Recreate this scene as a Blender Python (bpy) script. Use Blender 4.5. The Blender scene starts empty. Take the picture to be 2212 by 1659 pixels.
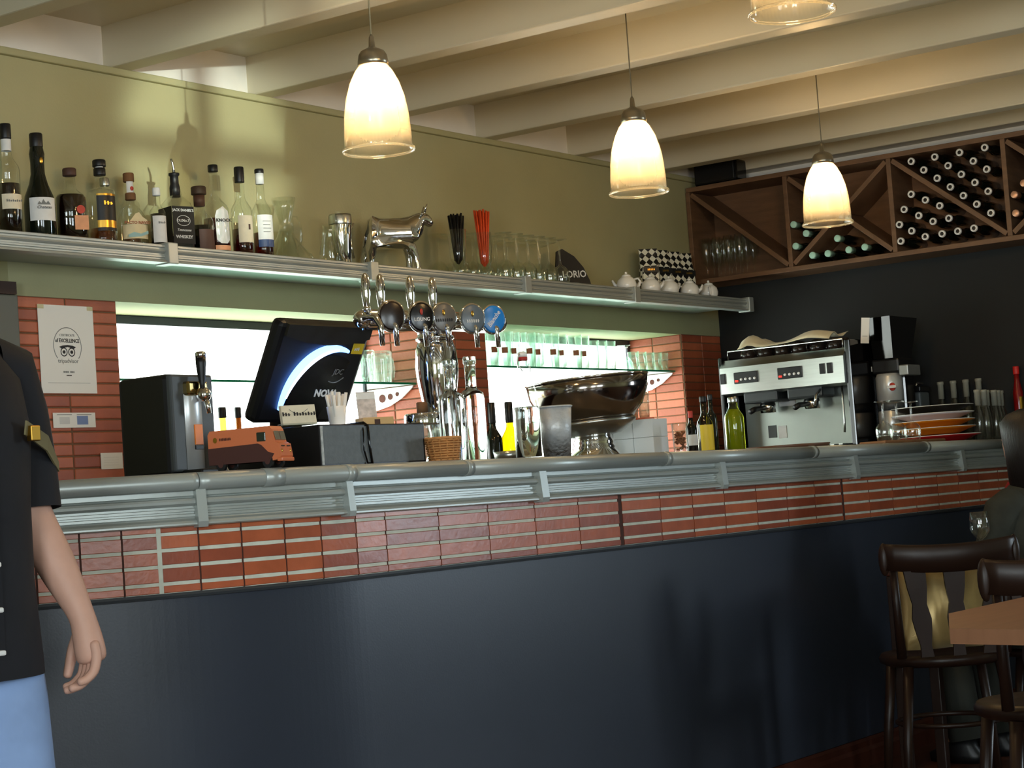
import bpy, bmesh, math, random
from mathutils import Vector, Matrix
random.seed(7)
S = bpy.context.scene
PI = math.pi
# ------------------------------------------------------------------ camera
YAW, PITCH, ROLL = 0.96006814, 0.06014222, -0.07110261
CAM_Z = 1.04
cf = Vector((math.sin(YAW)*math.cos(PITCH), math.cos(YAW)*math.cos(PITCH), math.sin(PITCH)))
r0 = Vector((math.cos(YAW), -math.sin(YAW), 0)); u0 = r0.cross(cf)
cr = r0*math.cos(ROLL)+u0*math.sin(ROLL); cu = -r0*math.sin(ROLL)+u0*math.cos(ROLL)
cd = bpy.data.cameras.new('camera'); cam = bpy.data.objects.new('camera', cd)
S.collection.objects.link(cam); S.camera = cam
cd.sensor_width = 36; cd.lens = 36*4200/2212; cd.clip_start = .05; cd.clip_end = 200
cam.matrix_world = Matrix(((cr.x, cu.x, -cf.x, 0), (cr.y, cu.y, -cf.y, 0), (cr.z, cu.z, -cf.z, CAM_Z), (0, 0, 0, 1)))
# ------------------------------------------------------------------ world, daylight, exposure
wd = bpy.data.worlds.new('sky'); S.world = wd; wd.use_nodes = True
bg = wd.node_tree.nodes['Background']; bg.inputs[0].default_value = (.72, .86, 1, 1); bg.inputs[1].default_value = 1.2
vs = S.view_settings
vs.view_transform = 'Standard'; vs.look = 'None'; vs.gamma = 1; vs.use_curve_mapping = False; vs.exposure = .95
try:
    S.cycles.max_bounces = 10; S.cycles.transparent_max_bounces = 24; S.cycles.transmission_bounces = 10
    S.cycles.diffuse_bounces = 4; S.cycles.glossy_bounces = 5; S.cycles.sample_clamp_indirect = 6
    S.cycles.caustics_reflective = False; S.cycles.caustics_refractive = False
except Exception: pass
YF, XE, XL, YW, YB = -2.4, 8.30, -3.0, 4.56, 4.87      # front wall, end wall, left wall, back wall face, niche back
ZC, ZB = 2.665, 2.525                                     # ceiling, underside of the beams
WIN_FRONT = [(-1.7, -.3), (.5, 1.9)]     # window openings in the front wall (x from, to)
WIN_Z = (.85, 2.25)
WIN_END = [(-1.25, -.15)]                      # openings in the end wall (y from, to)
def area(name, loc, rot, sx, sy, power, col):
    l = bpy.data.lights.new(name, 'AREA'); l.shape = 'RECTANGLE'; l.size = sx; l.size_y = sy; l.energy = power; l.color = col
    o = bpy.data.objects.new(name, l); S.collection.objects.link(o); o.location = loc; o.rotation_euler = rot
    return o
DAY = (.86, .93, 1.0)
for i, (a, b) in enumerate(WIN_FRONT):
    area('window_front_offscreen', ((a+b)/2, YF-.25, 1.55), (PI/2, 0, 0), b-a, 1.4, (60, 40)[i], DAY)
for (a, b) in WIN_END:
    area('window_end_offscreen', (XE+.3, (a+b)/2, 1.55), (0, PI/2, 0), 1.4, b-a, 75, (.74, .86, 1))
gl = bpy.data.lights.new('sun_glint_offscreen', 'SPOT'); gl.energy = 4800; gl.color = (.93, 1, .9); gl.spot_size = math.radians(3.0); gl.spot_blend = .5; gl.shadow_soft_size = .06
go = bpy.data.objects.new('sun_glint_offscreen', gl); S.collection.objects.link(go)      # narrow spot added for the wall patch: reflected low sun through the window bars
go.location = (-2.4, -9.56, 1.24); go.rotation_euler = (Vector((4.82, 4.56, 2.30))-Vector((-2.4, -9.56, 1.24))).to_track_quat('-Z', 'Y').to_euler()
WIN_LEFT = [(-1.3, .5)]                                  # opening in the left wall (y from, to)
for (a, b) in WIN_LEFT:
    area('window_left_offscreen', (XL-.25, (a+b)/2, 1.55), (0, -PI/2, 0), 1.4, b-a, 120, DAY)
# ------------------------------------------------------------------ helpers
COL = S.collection
def lin(c): return tuple(((v/255)/12.92 if v/255 <= .04045 else ((v/255+.055)/1.055)**2.4) for v in c)
def nd(nt, typ, **kw):
    n = nt.nodes.new(typ)
    for k, v in kw.items(): setattr(n, k, v)
    return n
_m = {}
def mat(name, rgb=(200, 200, 200), rough=.5, metal=0, var=0, scale=8, bump=0, bscale=60, trans=0, ior=1.45, emit=0, ecol=None, coat=0, alpha=1, spec=.5, sheen=0, stretch=None):
    """principled material; var = brightness mottling by noise, bump = fine relief"""
    if name in _m: return _m[name]
    m = bpy.data.materials.new(name); m.use_nodes = True; nt = m.node_tree; b = nt.nodes['Principled BSDF']
    c = lin(rgb)
    b.inputs['Base Color'].default_value = (*c, 1); b.inputs['Roughness'].default_value = rough; b.inputs['Metallic'].default_value = metal
    b.inputs['IOR'].default_value = ior; b.inputs['Transmission Weight'].default_value = trans; b.inputs['Coat Weight'].default_value = coat
    b.inputs['Specular IOR Level'].default_value = spec; b.inputs['Sheen Weight'].default_value = sheen
    if emit: b.inputs['Emission Color'].default_value = (*(lin(ecol) if ecol else c), 1); b.inputs['Emission Strength'].default_value = emit
    if var or bump:
        tc = nd(nt, 'ShaderNodeTexCoord'); mp = nd(nt, 'ShaderNodeMapping'); nt.links.new(tc.outputs['Object'], mp.inputs[0])
        if stretch: mp.inputs['Scale'].default_value = stretch
    if var:
        n = nd(nt, 'ShaderNodeTexNoise'); n.inputs['Scale'].default_value = scale; n.inputs['Detail'].default_value = 5
        r = nd(nt, 'ShaderNodeMapRange'); r.inputs[1].default_value = .3; r.inputs[2].default_value = .7; r.inputs[3].default_value = 1-var; r.inputs[4].default_value = 1+var
        mx = nd(nt, 'ShaderNodeMix', data_type='RGBA', blend_type='MULTIPLY'); mx.inputs[0].default_value = 1; mx.inputs[6].default_value = (*c, 1)
        nt.links.new(mp.outputs[0], n.inputs['Vector']); nt.links.new(n.outputs['Fac'], r.inputs[0]); nt.links.new(r.outputs[0], mx.inputs[7]); nt.links.new(mx.outputs[2], b.inputs['Base Color'])
    if bump:
        n = nd(nt, 'ShaderNodeTexNoise'); n.inputs['Scale'].default_value = bscale; n.inputs['Detail'].default_value = 4
        bp = nd(nt, 'ShaderNodeBump'); bp.inputs['Strength'].default_value = bump; bp.inputs['Distance'].default_value = .004
        nt.links.new(mp.outputs[0], n.inputs['Vector']); nt.links.new(n.outputs['Fac'], bp.inputs['Height']); nt.links.new(bp.outputs[0], b.inputs['Normal'])
    _m[name] = m; return m
def clear(name, rgb=(255, 255, 255), rough=.03, refl=1.0, ior=1.5, mixdiff=0, drgb=(230, 225, 210)):
    """thin-walled glass: tinted see-through with fresnel reflection"""
    if name in _m: return _m[name]
    m = bpy.data.materials.new(name); m.use_nodes = True; nt = m.node_tree; nt.nodes.clear()
    o = nd(nt, 'ShaderNodeOutputMaterial'); t = nd(nt, 'ShaderNodeBsdfTransparent'); g = nd(nt, 'ShaderNodeBsdfGlossy'); lw = nd(nt, 'ShaderNodeLayerWeight'); lw.inputs[0].default_value = .5; pw = nd(nt, 'ShaderNodeMath', operation='POWER'); pw.inputs[1].default_value = 3.2; fr = nd(nt, 'ShaderNodeMath', operation='MULTIPLY_ADD'); fr.inputs[1].default_value = .85; fr.inputs[2].default_value = .05; nt.links.new(lw.outputs['Facing'], pw.inputs[0]); nt.links.new(pw.outputs[0], fr.inputs[0]); mx = nd(nt, 'ShaderNodeMixShader')
    t.inputs[0].default_value = (*lin(rgb), 1); g.inputs[1].default_value = rough; g.inputs[0].default_value = (refl, refl, refl, 1)
    nt.links.new(fr.outputs[0], mx.inputs[0]); nt.links.new(g.outputs[0], mx.inputs[2])
    if mixdiff:
        d = nd(nt, 'ShaderNodeBsdfTranslucent'); d.inputs[0].default_value = (*lin(drgb), 1); d2 = nd(nt, 'ShaderNodeBsdfDiffuse'); d2.inputs[0].default_value = (*lin(drgb), 1)
        m0 = nd(nt, 'ShaderNodeMixShader'); m0.inputs[0].default_value = .3; nt.links.new(d.outputs[0], m0.inputs[1]); nt.links.new(d2.outputs[0], m0.inputs[2])
        m2 = nd(nt, 'ShaderNodeMixShader'); m2.inputs[0].default_value = mixdiff; nt.links.new(t.outputs[0], m2.inputs[1]); nt.links.new(m0.outputs[0], m2.inputs[2]); nt.links.new(m2.outputs[0], mx.inputs[1])
    else: nt.links.new(t.outputs[0], mx.inputs[1])
    nt.links.new(mx.outputs[0], o.inputs[0]); _m[name] = m; return m
class MB:
    """collects shapes into one mesh"""
    def __init__(s): s.v = []; s.f = []; s.sm = []
    def add(s, vs, fs, smooth=False, M=None):
        n = len(s.v)
        s.v += [tuple(M @ Vector(p)) for p in vs] if M else [tuple(p) for p in vs]
        for f in fs: s.f.append(tuple(i+n for i in f)); s.sm.append(smooth)
        return s
    def box(s, x0, x1, y0, y1, z0, z1, M=None):
        return s.add([(x0, y0, z0), (x1, y0, z0), (x1, y1, z0), (x0, y1, z0), (x0, y0, z1), (x1, y0, z1), (x1, y1, z1), (x0, y1, z1)],
              [(0, 3, 2, 1), (4, 5, 6, 7), (0, 1, 5, 4), (1, 2, 6, 5), (2, 3, 7, 6), (3, 0, 4, 7)], False, M)
    def bbox(s, x0, x1, y0, y1, z0, z1, b=.004, M=None):
        """box with chamfered edges"""
        bm = bmesh.new(); bmesh.ops.create_cube(bm, size=1)
        for v in bm.verts: v.co = Vector(((x0+x1)/2+v.co.x*(x1-x0), (y0+y1)/2+v.co.y*(y1-y0), (z0+z1)/2+v.co.z*(z1-z0)))
        b = min(b, .49*min(x1-x0, y1-y0, z1-z0)); bmesh.ops.bevel(bm, geom=bm.edges[:], offset=b, segments=2, affect='EDGES', profile=.5)
        bm.verts.index_update(); s.add([v.co.copy() for v in bm.verts], [tuple(v.index for v in f.verts) for f in bm.faces], False, M); bm.free(); return s
    def lathe(s, prof, n=24, M=None, smooth=True, flute=None, sx=1, sy=1):
        vs = []; fs = []
        for (r, z) in prof:
            for k in range(n):
                a = 2*PI*k/n; rr = r*(1+(flute if (flute and k % 2) else 0)); vs.append((rr*math.cos(a)*sx, rr*math.sin(a)*sy, z))
        for i in range(len(prof)-1):
            for k in range(n):
                k2 = (k+1) % n; fs.append((i*n+k, i*n+k2, (i+1)*n+k2, (i+1)*n+k))
        if prof[0][0] > 1e-4: fs.append(tuple(reversed(range(n))))
        if prof[-1][0] > 1e-4: fs.append(tuple((len(prof)-1)*n+k for k in range(n)))
        return s.add(vs, fs, smooth, M)
    def openlathe(s, prof, n=24, M=None, flute=None):
        """lathe with no end caps"""
        k = len(s.f); s.lathe(prof, n, M, True, flute)
        cut = [i for i in range(k, len(s.f)) if len(s.f[i]) == n and n != 4]
        for i in reversed(cut): del s.f[i]; del s.sm[i]
        return s
    def tube(s, pts, r, n=8, M=None, closed=False, cap=True):
        pts = [Vector(p) for p in pts]; m = len(pts); rs = r if isinstance(r, (list, tuple)) else [r]*m
        vs = []; fs = []; up = None
        for i, p in enumerate(pts):
            if closed: t = (pts[(i+1) % m]-pts[i-1])
            else: t = pts[min(i+1, m-1)]-pts[max(i-1, 0)]
            t.normalize()
            if up is None: up = Vector((0, 0, 1)) if abs(t.z) < .9 else Vector((1, 0, 0))
            a = up-t*up.dot(t)
            if a.length < 1e-5: a = t.orthogonal()
            a.normalize(); up = a; b = t.cross(a)
            for k in range(n): an = 2*PI*k/n; vs.append(p+(a*math.cos(an)+b*math.sin(an))*rs[i])
        for i in range(m if closed else m-1):
            j = (i+1) % m
            for k in range(n): k2 = (k+1) % n; fs.append((i*n+k, i*n+k2, j*n+k2, j*n+k))
        if cap and not closed: fs.append(tuple(reversed(range(n)))); fs.append(tuple((m-1)*n+k for k in range(n)))
        return s.add(vs, fs, True, M)
    def prism(s, poly, y0, y1, M=None, smooth=False):
        """polygon in xz extruded along y"""
        n = len(poly); vs = [(x, y0, z) for x, z in poly]+[(x, y1, z) for x, z in poly]
        s.add(vs, [tuple(range(n)), tuple(reversed(range(n, 2*n)))], False, M)
        return s.add(vs, [(i, i+n, (i+1) % n+n, (i+1) % n) for i in range(n)], smooth, M)
    def ell(s, c, rx, ry, rz, n=16, m=10, M=None):
        vs = [(c[0], c[1], c[2]-rz)]; fs = []
        for i in range(1, m):
            t = -PI/2+PI*i/m
            for k in range(n): a = 2*PI*k/n; vs.append((c[0]+rx*math.cos(t)*math.cos(a), c[1]+ry*math.cos(t)*math.sin(a), c[2]+rz*math.sin(t)))
        vs.append((c[0], c[1], c[2]+rz)); L = len(vs)-1
        for k in range(n):
            k2 = (k+1) % n; fs.append((0, 1+k2, 1+k)); fs.append((L, L-n+k, L-n+k2))
            for i in range(m-2): fs.append((1+i*n+k, 1+i*n+k2, 1+(i+1)*n+k2, 1+(i+1)*n+k))
        return s.add(vs, fs, True, M)
    def mesh(s, name):
        me = bpy.data.meshes.new(name); me.from_pydata(s.v, [], s.f); me.polygons.foreach_set('use_smooth', s.sm); me.update()
        bm = bmesh.new(); bm.from_mesh(me); bmesh.ops.recalc_face_normals(bm, faces=bm.faces[:]); bm.to_mesh(me); bm.free(); return me
    def build(s, name, m, parent=None, loc=(0, 0, 0), rot=(0, 0, 0), label=None):
        return obj(name, s.mesh(name), m, parent, loc, rot, label)
def obj(name, me, m=None, parent=None, loc=(0, 0, 0), rot=(0, 0, 0), label=None):
    o = bpy.data.objects.new(name, me); COL.objects.link(o)
    if m and not me.materials: me.materials.append(m)
    o.parent = parent; o.location = loc; o.rotation_euler = rot
    if label: o['label'] = label
    return o
def tag(o, label, cat, group=None, kind=None):
    o['label'] = label; o['category'] = cat
    if group: o['group'] = group
    if kind: o['kind'] = kind
    return o
def thing(name, label, cat, loc=(0, 0, 0), rz=0, group=None, rot=None):
    o = bpy.data.objects.new(name, None); COL.objects.link(o); o.empty_display_size = .05
    o.location = loc; o.rotation_euler = rot if rot else (0, 0, rz)
    return tag(o, label, cat, group)
def struct(name, mb, m, parent=None, label=None):
    o = mb.build(name, m, parent)
    if not parent:
        o['kind'] = 'structure'
    if label: o['label'] = label
    return o
def dup(root, loc, rz=None, label=None, group=None):
    r = root.copy(); COL.objects.link(r); r.location = loc
    if rz is not None: r.rotation_euler = (root.rotation_euler[0], root.rotation_euler[1], rz)
    if label: r['label'] = label
    if group: r['group'] = group
    for ch in list(root.children):
        c = ch.copy(); COL.objects.link(c); c.parent = r
        for g in list(ch.children):
            d = g.copy(); COL.objects.link(d); d.parent = c
    return r
BLURRED = {'VILLA ROSA', 'AFFLIGEM', 'BLONDE', 'DELIVERY', 'Armagnac', 'Rhum', 'Ron', 'CAFFE', '24H', 'Les Plaisirs'}
def text(body, size, name='lettering', m=None, parent=None, loc=(0, 0, 0), rot=(PI/2, 0, 0), sx=1, shear=0, bold=0, align='CENTER', depth=.0004):
    """letters as a thin mesh; reads along local x, up local y before rotation"""
    if body in BLURRED:                                   # print too blurred in the photo to read: small strokes instead of letters
        mb = MB(); w = size*.5*sx; x = -len(body)*w/2
        for i, ch in enumerate(body):
            h_ = size*(.62 if ch.isupper() else .42+.12*(i % 2))
            if ch != ' ': mb.box(x+w*.15, x+w*.62, -size*.3, -size*.3+h_, 0, depth*2); mb.box(x+w*.15, x+w*.9, -size*.3+h_*.4, -size*.3+h_*.55, 0, depth*2)
            x += w
        return mb.build('print', m, parent, loc, rot)
    cu_ = bpy.data.curves.new(name, 'FONT'); cu_.body = body; cu_.size = size; cu_.align_x = align; cu_.align_y = 'CENTER'; cu_.shear = shear
    cu_.extrude = depth; cu_.offset = bold; cu_.resolution_u = 2
    t = bpy.data.objects.new('t', cu_); COL.objects.link(t); dg = bpy.context.evaluated_depsgraph_get(); dg.update()
    me = bpy.data.meshes.new_from_object(t.evaluated_get(dg)); bpy.data.objects.remove(t); bpy.data.curves.remove(cu_); me.materials.clear()
    if sx != 1:
        for v in me.vertices: v.co.x *= sx
    return obj(name, me, m, parent, loc, rot)
def T(x=0, y=0, z=0, rx=0, ry=0, rz=0): return Matrix.Translation((x, y, z)) @ Matrix.Rotation(rz, 4, 'Z') @ Matrix.Rotation(ry, 4, 'Y') @ Matrix.Rotation(rx, 4, 'X')
# ------------------------------------------------------------------ materials
GREEN = mat('green_paint', (172, 167, 126), .75, var=.05, scale=3, bump=.15, bscale=120)
CREAM = mat('cream_paint', (202, 193, 168), .42, var=.03, scale=2, bump=.1, bscale=50)
WHITEWALL = mat('white_paint', (226, 222, 214), .8, var=.03)
BLACKWALL = mat('black_paint', (20, 21, 21), .7, var=.1, scale=4)
BRICK = [mat('brick_%d' % i, c, .45, var=.12, scale=14, bump=.25, bscale=90) for i, c in enumerate([(172, 92, 60), (160, 82, 54), (180, 98, 66), (152, 78, 54)])]
MORTAR = mat('mortar', (112, 84, 62), .9, var=.1, scale=30)
GROUT = mat('pale_grout', (204, 208, 194), .8, var=.1, scale=30)
TILE = [mat('tile_%d' % i, c, .28, var=.12, scale=18, bump=.12, bscale=70) for i, c in enumerate([(176, 92, 60), (160, 82, 54), (186, 100, 66), (150, 76, 54)])]
NAVY = mat('navy_panel', (46, 52, 64), .36, var=.04, scale=6, bump=.05, bscale=200)
PEWTER = mat('pewter_trim', (172, 178, 174), .36, metal=.3, var=.05, scale=5)
PEWTER_D = PEWTER
DKTRIM = mat('dark_trim', (60, 64, 68), .45, metal=.3)
CTOP = mat('counter_top', (120, 110, 98), .35, var=.1)
WOODD = mat('dark_rack_wood', (114, 84, 60), .55, var=.2, scale=6, bump=.2, bscale=40, stretch=(1, 1, 6))
MAHOG = mat('mahogany', (70, 36, 26), .3, var=.2, scale=5, stretch=(6, 1, 1))
FLOORM = mat('floor_wood', (78, 46, 34), .35, var=.2, scale=4, stretch=(1, 8, 1))
CHROME = mat('chrome', (225, 225, 225), .06, metal=1)
STEEL = mat('brushed_steel', (190, 192, 188), .28, metal=1, var=.06, scale=10, stretch=(1, 1, 12))
BLACKP = mat('black_plastic', (16, 16, 18), .42)
BLACKG = mat('black_gloss', (10, 10, 12), .12)
GREYP = mat('grey_plastic', (70, 74, 76), .45)
WHITEP = mat('white_plastic', (238, 238, 236), .35)
PAPER = mat('paper', (236, 234, 228), .6)
INK = mat('ink', (30, 30, 34), .6)
INKG = mat('grey_ink', (120, 122, 120), .6)
GOLD = mat('gold_foil', (206, 160, 70), .3, metal=1)
GLASS = clear('clear_glass', (252, 254, 252))
GLASSG = clear('green_edge_glass', (205, 240, 226))
WATER = mat('water_glass', (245, 250, 250), .01, trans=1, ior=1.36)
PORC = mat('porcelain', (240, 240, 236), .15, coat=.5)
# ------------------------------------------------------------------ room shell
struct('floor', MB().box(XL, XE+.2, YF-.2, 5.2, -.1, 0), FLOORM)
ceil = struct('ceiling', MB().box(XL, XE+.2, YF-.2, 5.2, ZC, ZC+.12), CREAM)
bmesh_beam = None
for k in range(-9, 7):
    x0 = 4.372+.68*k
    if x0 < XL or x0+.09 > XE: continue
    if bmesh_beam is None: bmesh_beam = MB().bbox(0, .09, YF, YW+.05, ZB, ZC+.01, .006).mesh('beam'); 
    obj('beam', bmesh_beam, CREAM, ceil, (x0, 0, 0))
wb = struct('wall_back', MB().box(3.914, XE+.2, YW, YB+.3, 1.765, 2.515), GREEN)
MB().bbox(XL, XE, YW-.018, YW+.05, 2.503, 2.527, .005).build('cornice_strip', GREEN, wb)
MB().box(3.914, XE+.2, YW+.02, YB+.3, 2.515, ZC).build('white_band', WHITEWALL, wb)
MB().box(3.914, XE+.2, YB+.06, YB+.3, 0, 1.765).build('rear_face', WHITEWALL, wb)
MB().box(XL, 3.914, YW+.05, YB+.3, 0, ZC).build('left_stretch', GREEN, wb)
MB().box(3.914, 8.3, YW, YB+.06, 0, 1.02).build('plinth', WHITEWALL, wb)
d1 = struct('door_1', MB().bbox(2.95, 3.80, YW-.03, YW+.05, 0, 1.74, .005), mat('grey_door', (120, 124, 118), .5))
MB().bbox(3.80, 3.905, YW-.05, YW+.05, 0, 1.76, .005).build('door_frame', mat('grey_frame', (92, 96, 90), .5), d1)
MB().box(2.95, 3.905, YW-.045, YW+.05, 1.762, 1.80).build('lintel', mat('dark_lintel', (54, 34, 26), .6), d1)
def holed_wall(name, horiz, pos, thick, lo, hi, opens, m):
    mb = MB(); z0, z1 = WIN_Z
    def bx(a, b, c, d):
        if b-a < 1e-4: return
        if horiz: mb.box(a, b, pos-thick, pos, c, d)
        else: mb.box(pos, pos+thick, a, b, c, d)
    bx(lo, hi, 0, z0); bx(lo, hi, z1, ZC); e = lo
    for a, b in sorted(opens): bx(e, a, z0, z1); e = b
    bx(e, hi, z0, z1)
    return struct(name, mb, m)
holed_wall('wall_front', True, YF, .2, XL, XE+.2, WIN_FRONT, GREEN)
holed_wall('wall_left', False, XL-.2, .2, YF-.2, 5.2, WIN_LEFT, GREEN)
we = holed_wall('wall_right', False, XE, .2, YF-.2, 5.2, WIN_END, BLACKWALL)
MB().box(XE-.003, XE+.01, 2.0, YW, 2.475, ZC).build('white_band', WHITEWALL, ceil)
MB().bbox(XE-.11, XE, YF, YW-.02, 2.53, 2.62, .006).build('cornice_beam', CREAM, ceil)
FRAME = mat('window_frame', (225, 225, 220), .4)
n = 0
for horiz, opens, XW in ((True, WIN_FRONT, 0), (False, WIN_END, XE), (False, WIN_LEFT, XL-.2)):
    for a, b in opens:
        n += 1; z0, z1 = WIN_Z; mb = MB(); t = .05
        def bx(p, q, c, d, tt=.03):
            if horiz: mb.box(p, q, YF-.1-tt, YF-.1+tt, c, d)
            else: mb.box(XW+.1-tt, XW+.1+tt, p, q, c, d)
        bx(a, b, z0, z0+t); bx(a, b, z1-t, z1); bx(a, a+t, z0+t, z1-t); bx(b-t, b, z0+t, z1-t)
        m_ = (a+b)/2; bx(m_-.02, m_+.02, z0+t, z1-t, .02); bx(a+t, b-t, 1.75, 1.79, .02)
        w = struct('window_%d' % n, mb, FRAME)
        pb = MB(); (pb.box(a+.03, b-.03, YF-.104, YF-.1, z0+.03, z1-.03) if horiz else pb.box(XW+.1, XW+.104, a+.03, b-.03, z0+.03, z1-.03)); pb.build('pane', GLASS, w)
# brick piers of the back wall: stacked slips, two columns to a face
RP = .0378
def slip(w): return MB().bbox(0, w, -.008, .012, .0018, RP-.0022, .003).mesh('brick')
def pier(name, x0, x1, left_return):
    p = struct(name, MB().box(x0-.002, x1-.001, YW-.002, YB+.055, 1.0, 1.766), MORTAR)
    w = (x1-x0)/2; me = {i: slip(w-.005) for i in range(4)}
    for i in range(4): me[i].materials.append(BRICK[i])
    nr = 20
    for r in range(nr):
        for c in range(2):
            obj('brick', me[random.randrange(4)], None, p, (x0+.0025+c*w, YW+.003, 1.766-(r+1)*RP))
    if left_return:
        dpt = (YB-YW)/2; me2 = {i: slip(dpt-.005) for i in range(4)}
        for i in range(4): me2[i].materials.append(BRICK[i])
        for r in range(nr):
            for c in range(2):
                obj('brick', me2[random.randrange(4)], None, p, (x0+.003, YB-.002-c*dpt, 1.766-(r+1)*RP), (0, 0, -PI/2))
    return p
pier('wall_pier_left', 3.914, 4.343, False); pier('wall_pier_middle', 5.937, 6.346, True); pier('wall_pier_right', 7.92, 8.292, True)
# lit panels at the back of the two niches
LIT = mat('lit_panel', (255, 255, 250), .5, emit=3.0, ecol=(244, 255, 250))
for x0, x1, lab in ((4.343, 5.937, 'wide white backlit panel behind the till and beer dispenser'), (6.346, 7.92, 'white backlit panel behind the steel bowl')):
    o = MB().box(x0+.03, x1-.03, YB-.02, YB+.02, 1.06, 1.735).build('light_panel', LIT); tag(o, lab, 'light panel')
    fr = MB(); fr.box(x0, x1, YB-.03, YB+.05, 1.735, 1.763); fr.box(x0, x0+.03, YB-.03, YB+.05, 1.03, 1.735); fr.box(x1-.03, x1, YB-.03, YB+.05, 1.03, 1.735); fr.build('panel_frame', DKTRIM, o)
# ------------------------------------------------------------------ bar counter
def cy(x): return 3.1 if x >= 3.75 else 3.1+.44*(3.75-x)**2
def cn(x):                                                # outward normal of the counter front
    s = 0 if x >= 3.75 else -.88*(3.75-x); v = Vector((s, -1, 0)); v.normalize(); return v
def front(x, o, z): n_ = cn(x); return (x+n_.x*o, cy(x)+n_.y*o, z)
def stations(a, b):
    r = [a]; x = a
    while x < b-1e-6:
        x = min(b, x+(.025 if x < 3.75 else 3.0)); r.append(x)
    return r
def sweep(a, b, prof, chord=False):
    """open or closed profile [(outward, z)] swept along the counter front between x=a and x=b"""
    st = [a, b] if chord else stations(a, b); mb = MB(); n_ = len(prof); vs = [front(x, o, z) for x in st for o, z in prof]
    fs = [(i*n_+k, i*n_+(k+1) % n_, (i+1)*n_+(k+1) % n_, (i+1)*n_+k) for i in range(len(st)-1) for k in range(n_)]
    fs += [tuple(range(n_)), tuple(reversed(range((len(st)-1)*n_, len(st)*n_)))]
    return mb.add(vs, fs)
def bend(x):                                              # joint positions read on the straight line, moved onto the curve
    r = x/3.1; y = x
    if x >= 3.75: return x
    for _ in range(60): y = .5*y+.5*r*cy(y)
    return y
X0, X1 = bend(2.2), XE-.01
bar = thing('bar_counter', 'long bar counter with brick tile band, pewter moulding and dark blue front', 'bar counter')
sweep(X0, X1, [(-.004, .10), (-.004, .885), (-.06, .885), (-.06, .10)]).build('front_panel', NAVY, bar, label='dark blue smooth panel')
sweep(X0, X1, [(.0035, .885), (.0035, 1.06), (-.06, 1.06), (-.06, .885)]).build('grout_bed', GROUT, bar)
sweep(X0, X1, [(-.02, .872), (.008, .874), (.010, .880), (.008, .886), (-.02, .886)]).build('ledge_strip', DKTRIM, bar)
sweep(X0, X1, [(-.03, .0), (.012, .0), (.012, .055), (.004, .068), (.004, .088), (-.004, .098), (-.03, .10)]).build('kick_board', MAHOG, bar, label='dark red wooden kick board')
# tiles: joints along x measured on the real bar, rows between pale grout lines
JX = [2.2, 2.33, 2.45, 2.57, 2.69, 2.81, 2.929, 3.038, 3.16, 3.299, 3.446, 3.576, 3.707, 3.823, 4.043, 4.264, 4.487, 4.71, 4.937, 5.17, 5.37, 5.577, 5.797, 6.02, 6.234, 6.455, 6.68, 6.891, 7.108, 7.327, 7.542, 7.76, 7.98, 8.2]
WIDE = {bend(4.937): .022, bend(6.455): .018, bend(3.038): .010}; JX = [bend(x) for x in JX]
RZ = [(.886, .9045), (.9105, .9440), (.9500, .9810), (.9870, 1.0180), (1.0235, 1.055)]
for i in range(len(JX)-1):
    a, b = JX[i]+WIDE.get(JX[i], .004)/2, JX[i+1]-WIDE.get(JX[i+1], .004)/2
    for (z0, z1) in RZ:
        c = .0025; mb = MB(); pr = [(0, z0), (.004, z0+.001), (.0062, z0+c), (.0062, z1-c), (.004, z1-.001), (0, z1)]
        o = sweep(a, b, pr, True).build('tile', TILE[random.choice((0, 0, 1, 2, 3))], bar)
for j in JX[1:]:
    w = WIDE.get(j, .004)/2
    sweep(j-w, j+w, [(-.002, .886), (.0045, .886), (.0045, 1.05), (-.002, 1.05)], True).build('joint', GROUT if j == bend(3.038) else mat('dark_joint', (70, 40, 30), .8), bar)
FP = [(-.04, 1.132), (.016, 1.132), (.016, 1.106), (.011, 1.104), (.013, 1.101), (.023, 1.099), (.026, 1.094), (.025, 1.088), (.018, 1.083), (.012, 1.082), (.012, 1.077), (.017, 1.0755), (.017, 1.070), (.013, 1.069), (.013, 1.065), (.018, 1.0635), (.018, 1.058), (.014, 1.057), (.016, 1.053), (.026, 1.048), (.029, 1.043), (.029, 1.039), (.02, 1.036), (-.04, 1.036)]
ST = [2.2, 2.66, 3.163, 3.666, 4.504, 5.539, 6.537, 7.55, X1]
ST = [bend(x) for x in ST]
for a, b in zip(ST[:-1], ST[1:]):
    sweep(a, b, FP, a >= 3.6).build('fascia', PEWTER, bar)
for s_ in ST[1:-1]:
    w = .011 if s_ < 4 else .017
    sweep(s_-w, s_+w, [(-.01, 1.134), (.026, 1.134), (.030, 1.128), (.038, 1.045), (.034, 1.032), (-.01, 1.032)], True).build('cover_strip', PEWTER, bar)
def ring(c, r, k=14): return [(c[0]+r*math.cos(2*PI*i/k), c[1]+r*math.sin(2*PI*i/k)) for i in range(k)]
PJ = [2.2, 2.7, 3.155, 3.40, 3.67, 4.156, 5.19, 6.204, 7.19, X1]
PJ = [bend(x) for x in PJ]
for i, (a, b) in enumerate(zip(PJ[:-1], PJ[1:])):
    o = sweep(a+.001, b-.001, ring((.022, 1.1375), .0212)).build('nosing', PEWTER, bar)
    for p in o.data.polygons: p.use_smooth = len(p.vertices) == 4
for j in PJ[3:-1]:
    w = .014 if j != bend(3.40) else .025
    o = sweep(j-w, j+w, ring((.022, 1.1375), .0226), True).build('collar', PEWTER, bar)
    for p in o.data.polygons: p.use_smooth = len(p.vertices) == 4
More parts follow.
